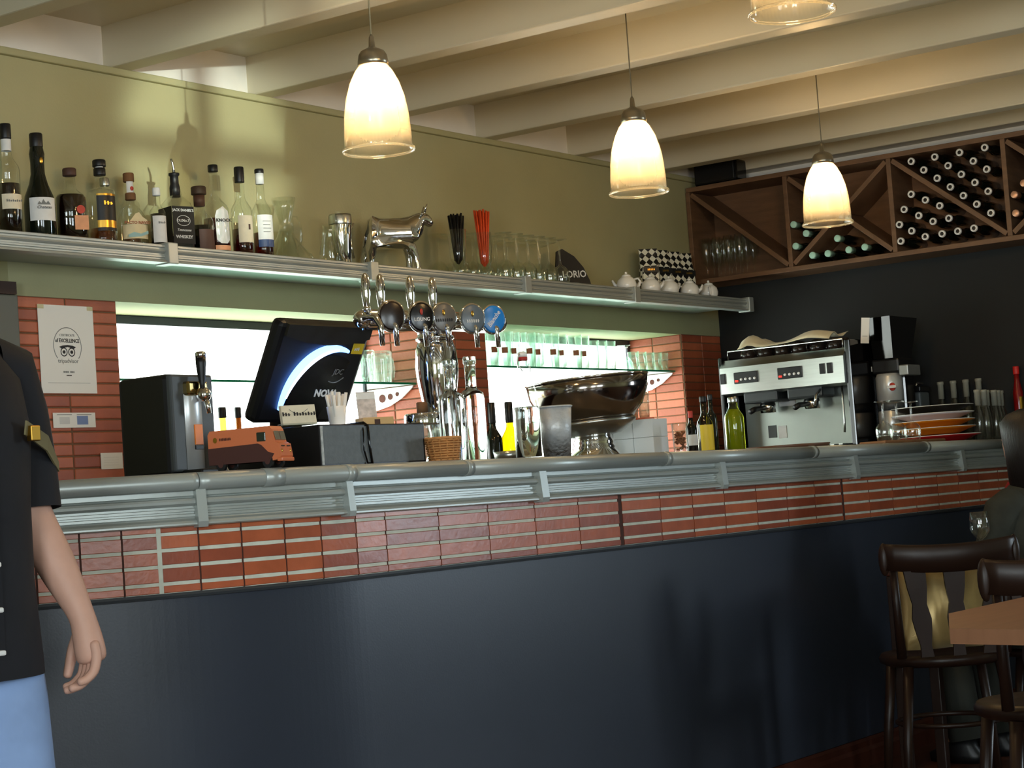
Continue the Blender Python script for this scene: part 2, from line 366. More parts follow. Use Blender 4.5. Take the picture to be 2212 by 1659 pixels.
sweep(X0, X1, [(.02, 1.132), (.02, 1.1588), (-.58, 1.1588), (-.58, 1.132)]).build('counter_top', CTOP, bar)
MB().box(2.9, X1, 3.62, 3.66, 0, 1.13).build('rear_panel', MAHOG, bar)
ec = thing('end_counter', 'work counter along the black wall under the coffee machine', 'counter', (0, 0, 0))
MB().bbox(7.38, XE-.005, 3.70, YW-.01, 1.12, 1.159, .004).build('worktop', CTOP, ec)
MB().box(7.42, XE-.005, 3.72, YW-.01, 0, 1.12).build('cabinet', MAHOG, ec)
bc = thing('back_counter', 'low work counter below the backlit niches', 'counter')
MB().bbox(3.92, 7.36, 4.20, YW-.012, 1.02, 1.06, .004).build('worktop', STEEL, bc)
MB().box(3.95, 7.33, 4.24, YW-.012, 0, 1.02).build('cabinet', MAHOG, bc)
# ------------------------------------------------------------------ long wall shelf
ZS = 1.893
shelf = thing('wall_shelf', 'long dark shelf with ribbed pewter edge running along the green wall', 'shelf')
MB().box(3.0, 8.05, 4.285, YW-.001, 1.868, ZS).build('board', PEWTER, shelf)
SP = [(4.30, 1.905), (4.268, 1.905), (4.262, 1.902), (4.262, 1.896), (4.268, 1.894), (4.268, 1.889), (4.261, 1.887), (4.259, 1.882), (4.263, 1.878), (4.268, 1.876), (4.268, 1.871), (4.264, 1.869), (4.264, 1.864), (4.268, 1.862), (4.268, 1.858), (4.256, 1.853), (4.254, 1.847), (4.30, 1.847)]
SJ = [3.0, 3.32, 4.302, 5.285, 6.23, 7.045, 8.06]
for a, b in zip(SJ[:-1], SJ[1:]):
    mb = MB(); n_ = len(SP); vs_ = [(x, y, z) for x in (a, b) for y, z in SP]
    mb.add(vs_, [(k, (k+1) % n_, (k+1) % n_+n_, k+n_) for k in range(n_)]+[tuple(range(n_)), tuple(reversed(range(n_, 2*n_)))]).build('edge_moulding', PEWTER_D, shelf)
for x in SJ[1:]: MB().bbox(x-.021, x+.021, 4.247, 4.31, 1.843, 1.910, .003).build('cover_strip', PEWTER_D, shelf)
for x in (): MB().prism([(4.53, 1.868), (4.558, 1.868), (4.558, 1.80), (4.55, 1.80)], -.008, .008, Matrix(((0, 1, 0, x), (1, 0, 0, 0), (0, 0, 1, 0), (0, 0, 0, 1)))).build('bracket', PEWTER_D, shelf)
# ------------------------------------------------------------------ wine rack on the end wall
XR = 8.06
rack = thing('wine_rack', 'dark wooden wine rack with diagonal dividers high on the black wall', 'wine rack')
RY = [4.545, 4.03, 3.512, 2.98, 2.46]
R0, R1 = 2.025, 2.447
MB().bbox(XR, XE-.002, RY[-1]-.02, RY[0]+.008, R0-.022, R0, .002).build('bottom_board', WOODD, rack)
MB().bbox(XR, XE-.002, RY[-1]-.02, RY[0]+.008, R1, R1+.022, .002).build('top_board', WOODD, rack)
MB().box(XE-.012, XE-.002, RY[-1], RY[0], R0, R1).build('back_panel', WOODD, rack)
for y in RY: MB().bbox(XR, XE-.012, y-.011, y+.011, R0, R1, .002).build('divider', WOODD, rack)
def diag(ya, za, yb, zb, x=XR+.004):
    v = Vector((0, yb-ya, zb-za)); L = v.length; ang = math.atan2(v.z, v.y)
    MB().bbox(0, XE-.014-x, 0, L, -.011, .011, .002).build('diagonal', WOODD, rack, (x, ya, za), (ang, 0, 0))
h = .012
for k in range(4):
    y0, y1 = RY[k]-.011, RY[k+1]+.011
    if k in (0, 1, 2, 3): diag(y0-.004, R1-h, y1+.004, R0+h)
    if k in (1, 3):
        ym, zm = (y0+y1)/2, (R0+R1)/2
        diag(y0-.004, R0+h, ym+.012, zm-.010); diag(ym-.012, zm+.010, y1+.004, R1-h)
DKGLASS = mat('dark_bottle_glass', (14, 20, 14), .08, coat=.3)
def wine_proto(capm, ringm, label, group):
    t = thing('wine_bottle', label, 'wine bottle', (0, 0, -5), group=group)
    MB().lathe([(0, 0), (.020, 0), (.0235, .006), (.0235, .128), (.022, .150), (.0155, .175), (.0145, .200)], 16, T(ry=-PI/2)).build('body', DKGLASS, t)
    MB().lathe([(.0148, .198), (.0148, .236), (.0158, .238), (.0158, .247), (.013, .2485)], 16, T(ry=-PI/2)).build('capsule', capm, t)
    if ringm: MB().openlathe([(.0162, .240), (.0162, .2495), (.009, .2505), (.008, .246)], 16, T(ry=-PI/2)).build('rim_ring', ringm, t)
    return t
up = [(3.392, 2.412), (3.281, 2.414), (3.166, 2.415), (3.051, 2.418), (3.337, 2.365), (3.223, 2.366), (3.107, 2.368), (3.278, 2.319), (3.166, 2.319), (3.05, 2.323), (3.221, 2.272), (3.108, 2.274), (3.165, 2.225), (3.052, 2.227), (3.108, 2.179), (3.048, 2.132)]
lo = [(3.405, 2.267), (3.341, 2.232), (3.277, 2.197), (3.444, 2.205), (3.378, 2.168), (3.314, 2.133), (3.24, 2.136), (3.472, 2.141), (3.417, 2.105), (3.356, 2.071), (3.277, 2.073), (3.204, 2.074), (3.13, 2.077), (3.472, 2.067)]
mint = [(3.99, 2.214), (3.93, 2.165), (3.988, 2.114), (3.777, 2.121), (3.726, 2.062), (3.647, 2.064), (3.83, 2.059), (3.907, 2.061)]
c4 = [(2.938, 2.195), (2.939, 2.115), (2.893, 2.238)]
CAPB = mat('black_capsule', (22, 18, 18), .35); RINGW = mat('silver_capsule_rim', (232, 228, 224), .35, metal=.2)
for pts, cap, rg, lab, grp in (
    (up, CAPB, RINGW, 'dark wine bottle lying above the diagonal in the full rack bay', 'silver-rimmed wine bottles above the diagonal'),
    (lo, CAPB, RINGW, 'dark wine bottle lying below the diagonal in the full rack bay', 'silver-rimmed wine bottles below the diagonal'),
    (mint, mat('mint_capsule', (186, 232, 214), .4), None, 'mint-capped wine bottle in the half-empty rack bay behind the lamp', 'mint-capped wine bottles'),
    (c4, mat('rose_capsule', (220, 170, 140), .35, metal=.5), None, 'copper-capped wine bottle in the last rack bay', 'copper-capped wine bottles')):
    pr = None
    for y, z in pts:
        L = (XE-.016, y, z)
        if pr is None: pr = wine_proto(cap, rg, lab, grp); pr.location = L
        else: dup(pr, L)
# loudspeaker on the rack
sp = thing('loudspeaker', 'black loudspeaker box standing on the wine rack by the green wall', 'loudspeaker', (8.06, 4.395, 2.4695))
MB().bbox(0.01, .12, -.115, .115, 0, .105, .012).build('cabinet', BLACKG, sp)
MB().bbox(0.004, .012, -.105, .105, .01, .095, .003).build('grille', BLACKP, sp)
# ------------------------------------------------------------------ pendant lamps
SHADE = clear('ribbed_lamp_glass', (250, 244, 226), .08, mixdiff=.28, drgb=(255, 240, 208))
BULB = mat('bulb', (255, 236, 200), .4, emit=95, ecol=(255, 214, 158))
CORD = mat('lamp_cord', (120, 108, 84), .5)
def pendant(loc, label, sc=1.0):
    t = thing('pendant_lamp', label, 'lamp', loc, group=None)
    pf = [(.0945, 0), (.0965, .004), (.0945, .010), (.089, .013), (.0885, .05), (.085, .10), (.078, .145), (.066, .185), (.050, .218), (.036, .236)]
    pf = [(r*sc, z*sc) for r, z in pf]
    MB().openlathe(pf, 120, flute=.016).build('shade', SHADE, t, label='ribbed clear glass bell shade')
    MB().tube([(.0955*sc*math.cos(a), .0955*sc*math.sin(a), .005) for a in [2*PI*i/48 for i in range(48)]], .0032, 8, closed=True).build('rim', clear('lamp_rim_glass', (255, 250, 235), .05, mixdiff=.35), t)
    MB().ell((0, 0, .165*sc), .032, .032, .042, 16, 10).build('bulb', BULB, t)
    MB().lathe([(.012, .200*sc), (.014, .238*sc), (.012, .25*sc)], 16).build('socket', WHITEP, t)
    MB().lathe([(.036, .232*sc), (.042, .234*sc), (.041, .246*sc), (.038, .262*sc), (.032, .272*sc), (.016, .280*sc), (.009, .284*sc), (.007, .310*sc), (.003, .318*sc)], 28).build('cap', mat('lamp_cap', (150, 142, 126), .3, metal=.9), t, label='dull metal lamp cap')
    MB().tube([(0, 0, .315*sc), (0, 0, ZC-loc[2]-.012)], .0022, 6).build('cord', CORD, t)
    MB().lathe([(.0, -.03), (.03, -.028), (.045, -.01), (.045, 0)], 20, T(z=ZC-loc[2])).build('ceiling_rose', WHITEP, t)
    return t
pendant((4.031, 3.2, 1.993), 'lit glass pendant lamp hanging above the till terminal')
pendant((5.361, 3.2, 1.999), 'lit glass pendant lamp hanging above the steel bowl')
pendant((6.738, 3.2, 2.003), 'lit glass pendant lamp hanging in front of the wine rack')
pendant((3.865, 1.88, 2.068), 'lit glass pendant lamp over the dining tables, away from the bar')
# ------------------------------------------------------------------ bottles and other things on the long shelf
def arc(r, z0, z1, a, n=12, c=0, r2=None):
    """curved label patch on a round bottle, centred on local -y (c = offset angle)"""
    mb = MB(); vs_ = []
    for z, rr in ((z0, r), (z1, r2 or r)):
        for i in range(n+1): t = -PI/2+c-a+2*a*i/n; vs_.append((rr*math.cos(t), rr*math.sin(t), z))
    return mb.add(vs_, [(i, i+1, n+2+i, n+1+i) for i in range(n)], True)
def bprof(r, hs, hn, rn, H, base=.004):
    """base, straight body to hs, shoulder to hn, neck to H"""
    p = [(r*.9, 0), (r, base), (r, hs)]
    for t in (.25, .5, .75, 1): p.append((rn+(r-rn)*(math.cos(t*PI)+1)/2, hs+(hn-hs)*t))
    return p+[(rn, H)]
def inner(p, lvl, d=.0025):
    """liquid body following a bottle profile up to lvl"""
    q = [(max(p[0][0]-d, .002), .004)]
    for (r, z), (r2, z2) in zip(p[1:-1], p[2:]):
        if z < lvl: q.append((max(r-d, .002), max(z, .005)))
        if z < lvl <= z2: q.append((max(r+(r2-r)*(lvl-z)/(z2-z)-d, .002), lvl)); break
    return q
AMBER = clear('amber_spirit', (150, 62, 18), .02); RED = clear('dark_red_spirit', (96, 26, 12), .02); PALE = clear('pale_spirit', (206, 150, 70), .02)
BROWN = clear('brown_spirit', (84, 36, 14), .02)
CREAML = mat('cream_label', (226, 216, 190), .6, var=.05, scale=60); WHITEL = mat('white_label', (226, 226, 224), .6, var=.04, scale=60)
BLACKL = mat('black_label', (18, 18, 18), .45); PEACH = mat('peach_label', (224, 160, 118), .6, var=.1, scale=50); CORK = mat('cork', (120, 84, 52), .8)
BRN = mat('brown_label', (72, 46, 36), .6); BLUEL = mat('blue_label', (52, 72, 112), .5); SAND = mat('sand_label', (222, 206, 164), .6, var=.06, scale=40); SEA = mat('sea_label', (150, 186, 186), .6); REDL = mat('red_label', (190, 60, 46), .5)
RZB = math.radians(-25)
def bottle(label, x, y, prof, liquid=None, lvl=0, z=ZS, name='spirit_bottle', cat='bottle', glass=GLASS, n=24, sx=1, sy=1, rz=RZB):
    t = thing(name, label, cat, (x, y, z), rz)
    MB().lathe(prof, n, sx=sx, sy=sy).build('glass', glass, t)
    if liquid: MB().lathe(inner(prof, lvl), n, sx=sx, sy=sy).build('liquid', liquid, t)
    return t
def cap(t, r, z0, z1, m, name='cap', r2=None): return MB().lathe([(r*.97, z0), (r, z0+.002), (r2 or r, z1-.003), ((r2 or r)*.9, z1)], 20).build(name, m, t)
# 1
p = bprof(.0355, .205, .255, .0145, .325); t = bottle('tall clear bottle with black cap, white neck band and dark red spirit', 3.761, 4.36, p, RED, .165)
cap(t, .0165, .298, .342, BLACKP); arc(.0152, .262, .296, PI).build('neck_label', WHITEL, t); o = arc(.036, .088, .132, 1.0, c=.15).build('label', CREAML, t); text('Armagnac', .012, m=INKG, parent=o, loc=(.006, -.0365, .112))
# 2
p = [(.042, 0), (.0455, .006), (.0455, .115), (.042, .14), (.028, .175), (.021, .205), (.0205, .24), (.023, .265), (.019, .285), (.018, .325)]
t = bottle('all-black long-necked bottle with a white label', 3.875, 4.36, p, glass=DKGLASS); cap(t, .0195, .285, .327, BLACKP)
o = arc(.0462, .062, .130, .95).build('label', WHITEL, t); text('Chateau', .013, m=INK, parent=o, loc=(0, -.0475, .10), shear=.2)
MB().prism([(-.02, .108), (-.014, .118), (-.008, .112), (-.002, .124), (.006, .112), (.012, .119), (.02, .108)], -.0472, -.0468).build('castle_print', INKG, o)
MB().ell((.006, -.0205, .243), .006, .003, .010).build('seal', GOLD, t)
# 3
p = bprof(.0475, .145, .178, .0175, .222); t = bottle('broad-shouldered bottle of red-brown spirit with a small peach label', 3.998, 4.36, p, RED, .155, sy=.7)
cap(t, .0205, .212, .235, BRN); MB().box(-.002, .040, -.0352, -.0345, .045, .088).build('label', PEACH, t); MB().lathe([(.0, 0), (.013, .0), (.013, .001), (0, .001)], 14, T(.018, -.035, .106, PI/2), False).build('emblem', REDL, t)
# 4
p = bprof(.042, .175, .190, .016, .235); t = bottle('clear bottle with black and gold label and round black stopper', 4.120, 4.36, p, PALE, .06)
cap(t, .0185, .225, .248, BLACKP, 'collar'); cap(t, .0205, .252, .273, BLACKP, 'stopper'); MB().lathe([(.012, .246), (.012, .254)], 16).build('band', WHITEL, t)
o = arc(.0427, .05, .162, .85, c=.2).build('label', BLACKL, t); arc(.0431, .060, .082, .85, c=.2).build('gold_band', GOLD, o); arc(.0431, .158, .164, .85, c=.2).build('gold_line', GOLD, o); text('Ron', .02, m=GOLD, parent=o, loc=(.008, -.0435, .135), shear=.3)
# behind 4
p = bprof(.029, .15, .19, .013, .235); t = bottle('small clear bottle with silver cap behind the black and gold label', 4.247, 4.475, p); cap(t, .0155, .222, .248, STEEL)
# behind 5
p = bprof(.033, .165, .205, .014, .262); t = bottle('clear bottle with striped neck seal behind the round flask', 4.351, 4.475, p, PALE, .08); cap(t, .0175, .245, .273, CORK, 'stopper')
o = arc(.0148, .205, .25, .9).build('neck_strip', WHITEL, t); MB().ell((.004, -.015, .222), .006, .002, .007).build('red_dot', REDL, o)
# 5 round flask
p = [(.040, 0), (.046, .005), (.0485, .03), (.0485, .085), (.044, .115), (.030, .142), (.016, .152), (.0145, .172)]
t = bottle('squat round flask with cork and sandy landscape label', 4.274, 4.392, p, BROWN, .03); cap(t, .0165, .168, .19, CORK, 'cork')
o = arc(.0491, .040, .085, .95).build('label', SAND, t)
MB().prism([(-.034, .085), (-.02, .098), (-.004, .118), (.008, .122), (.018, .108), (.032, .098), (.036, .085)], -.0492, -.048).build('label_peak', SAND, o)
MB().prism([(-.03, .052), (-.012, .060), (.01, .055), (.034, .064), (.034, .054), (.01, .046), (-.03, .044)], -.0500, -.0492).build('sea_print', SEA, o)
text('PACTO NAVIO', .0125, m=mat('red_print', (150, 70, 40), .6), parent=o, loc=(.001, -.0500, .089), bold=.0003)
# 6
p = bprof(.025, .125, .15, .011, .195); t = bottle('slim little bottle with a tall white label', 4.33, 4.335, p, BROWN, .12); cap(t, .0125, .178, .203, WHITEL)
o = arc(.0256, .028, .112, 1.1, c=.1).build('label', WHITEL, t); text('Rhum', .012, m=INKG, parent=o, loc=(.004, -.0262, .09))
# 7 square whiskey bottle
t = thing('spirit_bottle', 'square whiskey bottle with black label and metal pourer', 'bottle', (4.433, 4.355, ZS), math.radians(-14))
def sq(h): return [(h, -h*.8), (h*.8, -h), (-h*.8, -h), (-h, -h*.8), (-h, h*.8), (-h*.8, h), (h*.8, h), (h, h*.8)]
mb = MB(); rings = [(.037, 0), (.04, .004), (.04, .15), (.036, .165), (.024, .18), (.016, .19), (.0145, .21)]
mb.add([(x, y, z) for h, z in rings for x, y in sq(h)], [(i*8+k, i*8+(k+1) % 8, (i+1)*8+(k+1) % 8, (i+1)*8+k) for i in range(len(rings)-1) for k in range(8)]+[tuple(range(8))]).build('glass', GLASS, t)
mb = MB(); mb.add([(x, y, z) for h, z in ((.036, .005), (.0375, .01), (.0375, .055)) for x, y in sq(h)], [(i*8+k, i*8+(k+1) % 8, (i+1)*8+(k+1) % 8, (i+1)*8+k) for i in range(2) for k in range(8)]+[tuple(range(8)), tuple(range(16, 24))]).build('liquid', BROWN, t)
o = MB().box(-.0395, .0395, -.0412, -.0402, .030, .150).build('label', BLACKL, t); MB().box(-.0412, -.0402, -.0395, .0395, .03, .15).build('side_label', BLACKL, t)
text("JACK DANIEL'S", .0115, m=WHITEL, parent=o, loc=(0, -.0415, .137), bold=.0002)
text('OLD', .011, m=WHITEL, parent=o, loc=(-.012, -.0415, .104)); text('No.7', .012, m=WHITEL, parent=o, loc=(.008, -.0415, .104))
MB().tube([(.024*math.cos(a), -.0414, .104+.016*math.sin(a)) for a in [2*PI*i/24 for i in range(24)]], .0008, 5, closed=True).build('oval', WHITEL, o)
text('Tennessee', .012, m=WHITEL, parent=o, loc=(0, -.0415, .074), shear=.3); text('WHISKEY', .0145, m=WHITEL, parent=o, loc=(0, -.0415, .052), bold=.0002)
MB().lathe([(.0165, .185), (.017, .215), (.014, .228), (.0135, .252), (.0175, .256), (.0175, .262)], 18).build('neck_sleeve', BLACKP, t)
MB().tube([(0, 0, .262), (0, 0, .280), (-.003, 0, .295), (-.009, -.002, .308)], [.005, .0045, .004, .003], 8).build('pourer', STEEL, t)
# 8
p = bprof(.0415, .115, .155, .017, .205); t = bottle('short stout bottle with dark label and wide wooden stopper', 4.540, 4.355, p, BROWN, .10); cap(t, .0245, .203, .229, mat('dark_wood_stopper', (54, 38, 28), .6), 'stopper'); MB().lathe([(.018, .165), (.0185, .2)], 18).build('neck_label', BRN, t)
arc(.042, .02, .085, .75, c=.25).build('label', BRN, t)
# 9
p = bprof(.0445, .165, .215, .0145, .30); t = bottle('sloping-shouldered whisky bottle with white shield label', 4.644, 4.385, p, AMBER, .135); cap(t, .0165, .292, .315, BLACKP)
mb = MB(); out = [(-.026, .062), (-.012, .050), (.012, .050), (.026, .062), (.028, .14), (.022, .158), (0, .172), (-.022, .158), (-.028, .14)]
R_ = .0452
def wrap(x, z): a_ = x/R_; return (R_*math.sin(a_+.2), -R_*math.cos(a_+.2), z)
vs_ = [wrap(0, .11)]+[wrap(x, z) for x, z in out]; o = mb.add(vs_, [(0, i, i % 9+1) for i in range(1, 10)], True).build('label', WHITEL, t)
text('KNOCK', .0145, m=INK, parent=o, loc=(.009, -.0462, .125), bold=.0004); arc(.0451, .028, .044, .7, c=.2).build('lower_label', PEACH, t)
# 10
p = bprof(.0352, .165, .215, .0142, .31); t = bottle('whisky bottle with black capsule and plain white label', 4.741, 4.36, p, AMBER, .105); cap(t, .0165, .262, .314, BLACKP)
o = arc(.0358, .058, .148, .85, c=.1).build('label', CREAML, t); MB().box(.008, .014, -.0365, -.036, .10, .118).build('print', BRN, o)
# 11
p = bprof(.0346, .165, .222, .0135, .31); t = bottle('whisky bottle with white label and blue band beside the decanter', 4.840, 4.36, p, AMBER, .10); cap(t, .0158, .302, .317, BLACKP)
MB().lathe([(.0142, .266), (.0142, .302)], 16).build('neck_foil', WHITEL, t)
o = arc(.0352, .075, .158, .95, c=.1).build('label', WHITEL, t); arc(.0353, .050, .075, .95, c=.1).build('blue_band', BLUEL, o)
for i in range(4): MB().box(-.012, .016-.003*(i % 2), -.0362, -.0357, .135-i*.012, .137-i*.012).build('print', INKG, o)
# decanter and looped jugs
def cup(prof, th=.0016): return prof+[(max(r-th, 0.0005), z) for r, z in reversed(prof)]
GL2 = clear('decanter_glass', (250, 252, 249), .03)
t = thing('decanter', 'wide-based glass wine decanter with funnel mouth', 'decanter', (5.0, 4.40, ZS))
MB().openlathe([(.002, .002), (.088, .002), (.094, .012), (.088, .035), (.062, .065), (.034, .10), (.021, .135), (.020, .155), (.034, .20), (.043, .237), (.041, .237), (.030, .195), (.018, .155)], 36).build('glass', GL2, t)
for x, y, lab in ((5.105, 4.49, 'clear glass jug with looped handle against the wall'), (5.17, 4.345, 'clear glass jug with looped handle beside the shaker')):
    t = thing('glass_jug', lab, 'jug', (x, y, ZS))
    MB().openlathe([(.002, .003), (.036, .003), (.042, .012), (.043, .05), (.034, .095), (.026, .125), (.028, .15), (.0265, .15), (.0245, .125), (.032, .095), (.0405, .05)], 28).build('body', GL2, t)
    MB().tube([(.010, -.022, .145), (.002, -.030, .175), (-.004, -.034, .192), (.016, -.040, .19), (.034, -.04, .16), (.038, -.034, .11), (.03, -.028, .085)], .0048, 8).build('handle', GL2, t)
t = thing('cocktail_shaker', 'polished steel cocktail shaker with banded lid', 'cocktail shaker', (5.246, 4.36, ZS))
MB().lathe([(.028, 0), (.030, .003), (.0375, .125), (.0395, .155), (.0395, .16)], 28).build('cup', CHROME, t)
MB().lathe([(.0405, .158), (.0412, .162), (.0412, .188), (.039, .195), (0, .196)], 28).build('lid', STEEL, t)
# skinned figures
def skin(name, V, E, R, root, m, sub=2, parent=None, loc=(0, 0, 0), rot=(0, 0, 0), label=None):
    me = bpy.data.meshes.new(name); me.from_pydata(V, E, []); o = bpy.data.objects.new(name, me); COL.objects.link(o)
    md = o.modifiers.new('s', 'SKIN'); md.use_smooth_shade = True; sm = o.modifiers.new('u', 'SUBSURF'); sm.levels = sub; sm.render_levels = sub
    for i, sv in enumerate(me.skin_vertices[0].data):
        r = R[i]; sv.radius = (r, r) if not isinstance(r, tuple) else r; sv.use_root = (i == root)
    dg = bpy.context.evaluated_depsgraph_get(); dg.update(); nm = bpy.data.meshes.new_from_object(o.evaluated_get(dg)); bpy.data.objects.remove(o); bpy.data.meshes.remove(me)
    nm.name = name; nm.polygons.foreach_set('use_smooth', [True]*len(nm.polygons)); nm.materials.clear()
    return obj(name, nm, m, parent, loc, rot, label)
# silver bull
t = thing('bull_figurine', 'shiny silver bull figurine facing the black straws', 'figurine', (5.60, 4.415, ZS), math.radians(-42))
V = [(-.100, 0, .165), (-.06, 0, .160), (0, 0, .152), (.055, 0, .158), (.088, 0, .182), (.112, 0, .212), (.134, 0, .212), (.158, 0, .182),
     (-.085, .028, .10), (-.104, .028, .06), (-.098, .028, .008), (-.082, -.028, .10), (-.086, -.028, .06), (-.078, -.028, .008),
     (.062, .026, .12), (.066, .026, .065), (.062, .026, .008), (.062, -.026, .12), (.082, -.026, .065), (.09, -.026, .008)]
E_ = [(0, 1), (1, 2), (2, 3), (3, 4), (4, 5), (5, 6), (6, 7), (1, 8), (8, 9), (9, 10), (1, 11), (11, 12), (12, 13), (3, 14), (14, 15), (15, 16), (3, 17), (17, 18), (18, 19)]
R_ = [.052, .064, .066, .066, .050, .032, .028, .015, .026, .013, .013, .026, .013, .013, .024, .013, .013, .024, .013, .013]
skin('body', V, E_, R_, 2, CHROME, 2, t)
for s_ in (-1, 1):
    MB().tube([(.125, s_*.016, .228), (.128, s_*.03, .242), (.136, s_*.034, .262)], [.006, .005, .002], 8).build('horn', CHROME, t)
    MB().ell((.113, s_*.03, .224), .007, .016, .008, 10, 8).build('ear', CHROME, t)
MB().tube([(-.138, 0, .205), (-.150, 0, .18), (-.150, 0, .12), (-.145, 0, .075)], [.006, .005, .004, .007], 8).build('tail', CHROME, t)
# straws in glasses
for x, y, m_, lab, labg, hh in ((5.925, 4.355, BLACKP, 'bundle of black drinking straws standing in a tall glass', 'tall footed glass holding black straws', .255), (6.09, 4.352, mat('orange_straw', (232, 84, 40), .45), 'bundle of orange drinking straws standing in a glass', 'tall footed glass holding orange straws', .281)):
    g = thing('straw_glass', labg, 'glass', (x, y, ZS))
    MB().openlathe([(.026, .002), (.006, .006), (.005, .03), (.02, .05), (.032, .085), (.036, .19), (.0345, .19), (.0305, .085), (.018, .052), (.001, .046)], 24).build('bowl', GLASS, g)
    b = thing('straw_bundle', lab, 'straws', (x, y, ZS+.052))
    for i in range(22):
        a = i*2.4; q = math.sqrt((i+.5)/22); r1, r2 = .014*q, .033*q
        MB().tube([(r1*math.cos(a), r1*math.sin(a), .004+.02*q), (r2*math.cos(a), r2*math.sin(a), hh-.052-random.uniform(0, .012))], .0036, 6).build('straw', m_, b)
# upside-down wine glasses
def stem_glass(t, r, hb, hs, rb, rim=None, M=None, m=GLASS, n=20):
    """upright stemmed glass: base, stem hs tall, bowl hb tall"""
    rim = rim or r*.85
    MB().openlathe([(rb, .001), (rb, .003), (.005, .008), (.0035, .02), (.0035, hs*.8), (.006, hs), (r*.6, hs+hb*.12), (r*.93, hs+hb*.3), (r, hs+hb*.45), (r*.97, hs+hb*.7), (rim, hs+hb), (rim-.0012, hs+hb), (r*.95, hs+hb*.7), (r-.0014, hs+hb*.45), (r*.9, hs+hb*.3), (.004, hs+hb*.05)], n, M).build('bowl', m, t)
    MB().lathe([(rb, .0005), (rb, .002), (.004, .006)], n, M).build('foot', m, t)
g0 = thing('wine_glass', 'upturned wine glass in the crowd between straws and black plaque', 'wine glass', (5.99, 4.43, ZS), group='upturned wine glasses on the long shelf')
stem_glass(g0, .036, .095, .105, .034, M=T(z=.2005, rx=PI))
xs = [6.005+i*.0775 for i in range(10)]
for j, y in enumerate((4.505, 4.425, 4.345)):
    for i, x in enumerate(xs):
        if j == 2 and i < 2: continue
        xx = x+.03*j
        if xx > 6.72-.02*j: continue
        if i == 0 and j == 0: g0.location = (xx, y, ZS)
        else: dup(g0, (xx+random.uniform(-.004, .004), y, ZS))
# black plaque
t = thing('black_plaque', 'black shield-shaped plaque with white lettering beside the upturned glasses', 'plaque', (6.83, 4.42, ZS+.003), math.radians(-38), rot=(math.radians(-10), 0, math.radians(-38)))
MB().prism([(-.075, 0), (.075, 0), (.065, .05), (.045, .105), (.01, .155), (-.04, .19), (-.065, .18), (-.075, .12)], -.008, .008).build('board', mat('black_board', (14, 14, 15), .5), t)
text('LORIO', .042, m=WHITEL, parent=t, loc=(0, -.0088, .075), sx=.85, bold=.0006)
MB().tube([(.05*math.cos(a)-.005, -.0088, .012+.028*math.sin(a)) for a in [PI*i/12 for i in range(13)]], .001, 5).build('arch_line', INKG, t)
# white teapots
def teapot():
    t = thing('teapot', '', 'teapot', group='small white teapots on the shelf end')
    MB().lathe([(.022, 0), (.030, .003), (.041, .022), (.043, .036), (.038, .055), (.024, .068), (.021, .070)], 24).build('body', PORC, t)
    l = MB().lathe([(.022, .069), (.019, .076), (.008, .081), (0, .082)], 20).build('lid', PORC, t); MB().ell((0, 0, .086), .006, .006, .006, 10, 8).build('knob', PORC, l)
    MB().tube([(-.036, 0, .056), (-.052, 0, .058), (-.060, 0, .044), (-.055, 0, .026), (-.040, 0, .018)], .0045, 8).build('handle', PORC, t)
    MB().tube([(.038, 0, .030), (.052, 0, .040), (.062, 0, .060)], [.009, .007, .005], 8).build('spout', PORC, t)
    return t
tp = teapot()
for i, (x, rz, lab) in enumerate(((7.085, 1.9, 'white teapot standing alone beside the black plaque'), (7.285, -.75, 'white teapot in front of the checked bags, handle to the gap'), (7.445, -.35, 'white teapot second in the row before the checked bags'), (7.625, -.75, 'white teapot third in the row before the checked bags'), (7.80, .6, 'white teapot at the very end of the shelf'))):
    if i == 0: tp.location = (x, 4.325, ZS); tp.rotation_euler = (0, 0, rz); tp['label'] = lab
    else: dup(tp, (x, 4.325, ZS), rz, lab)
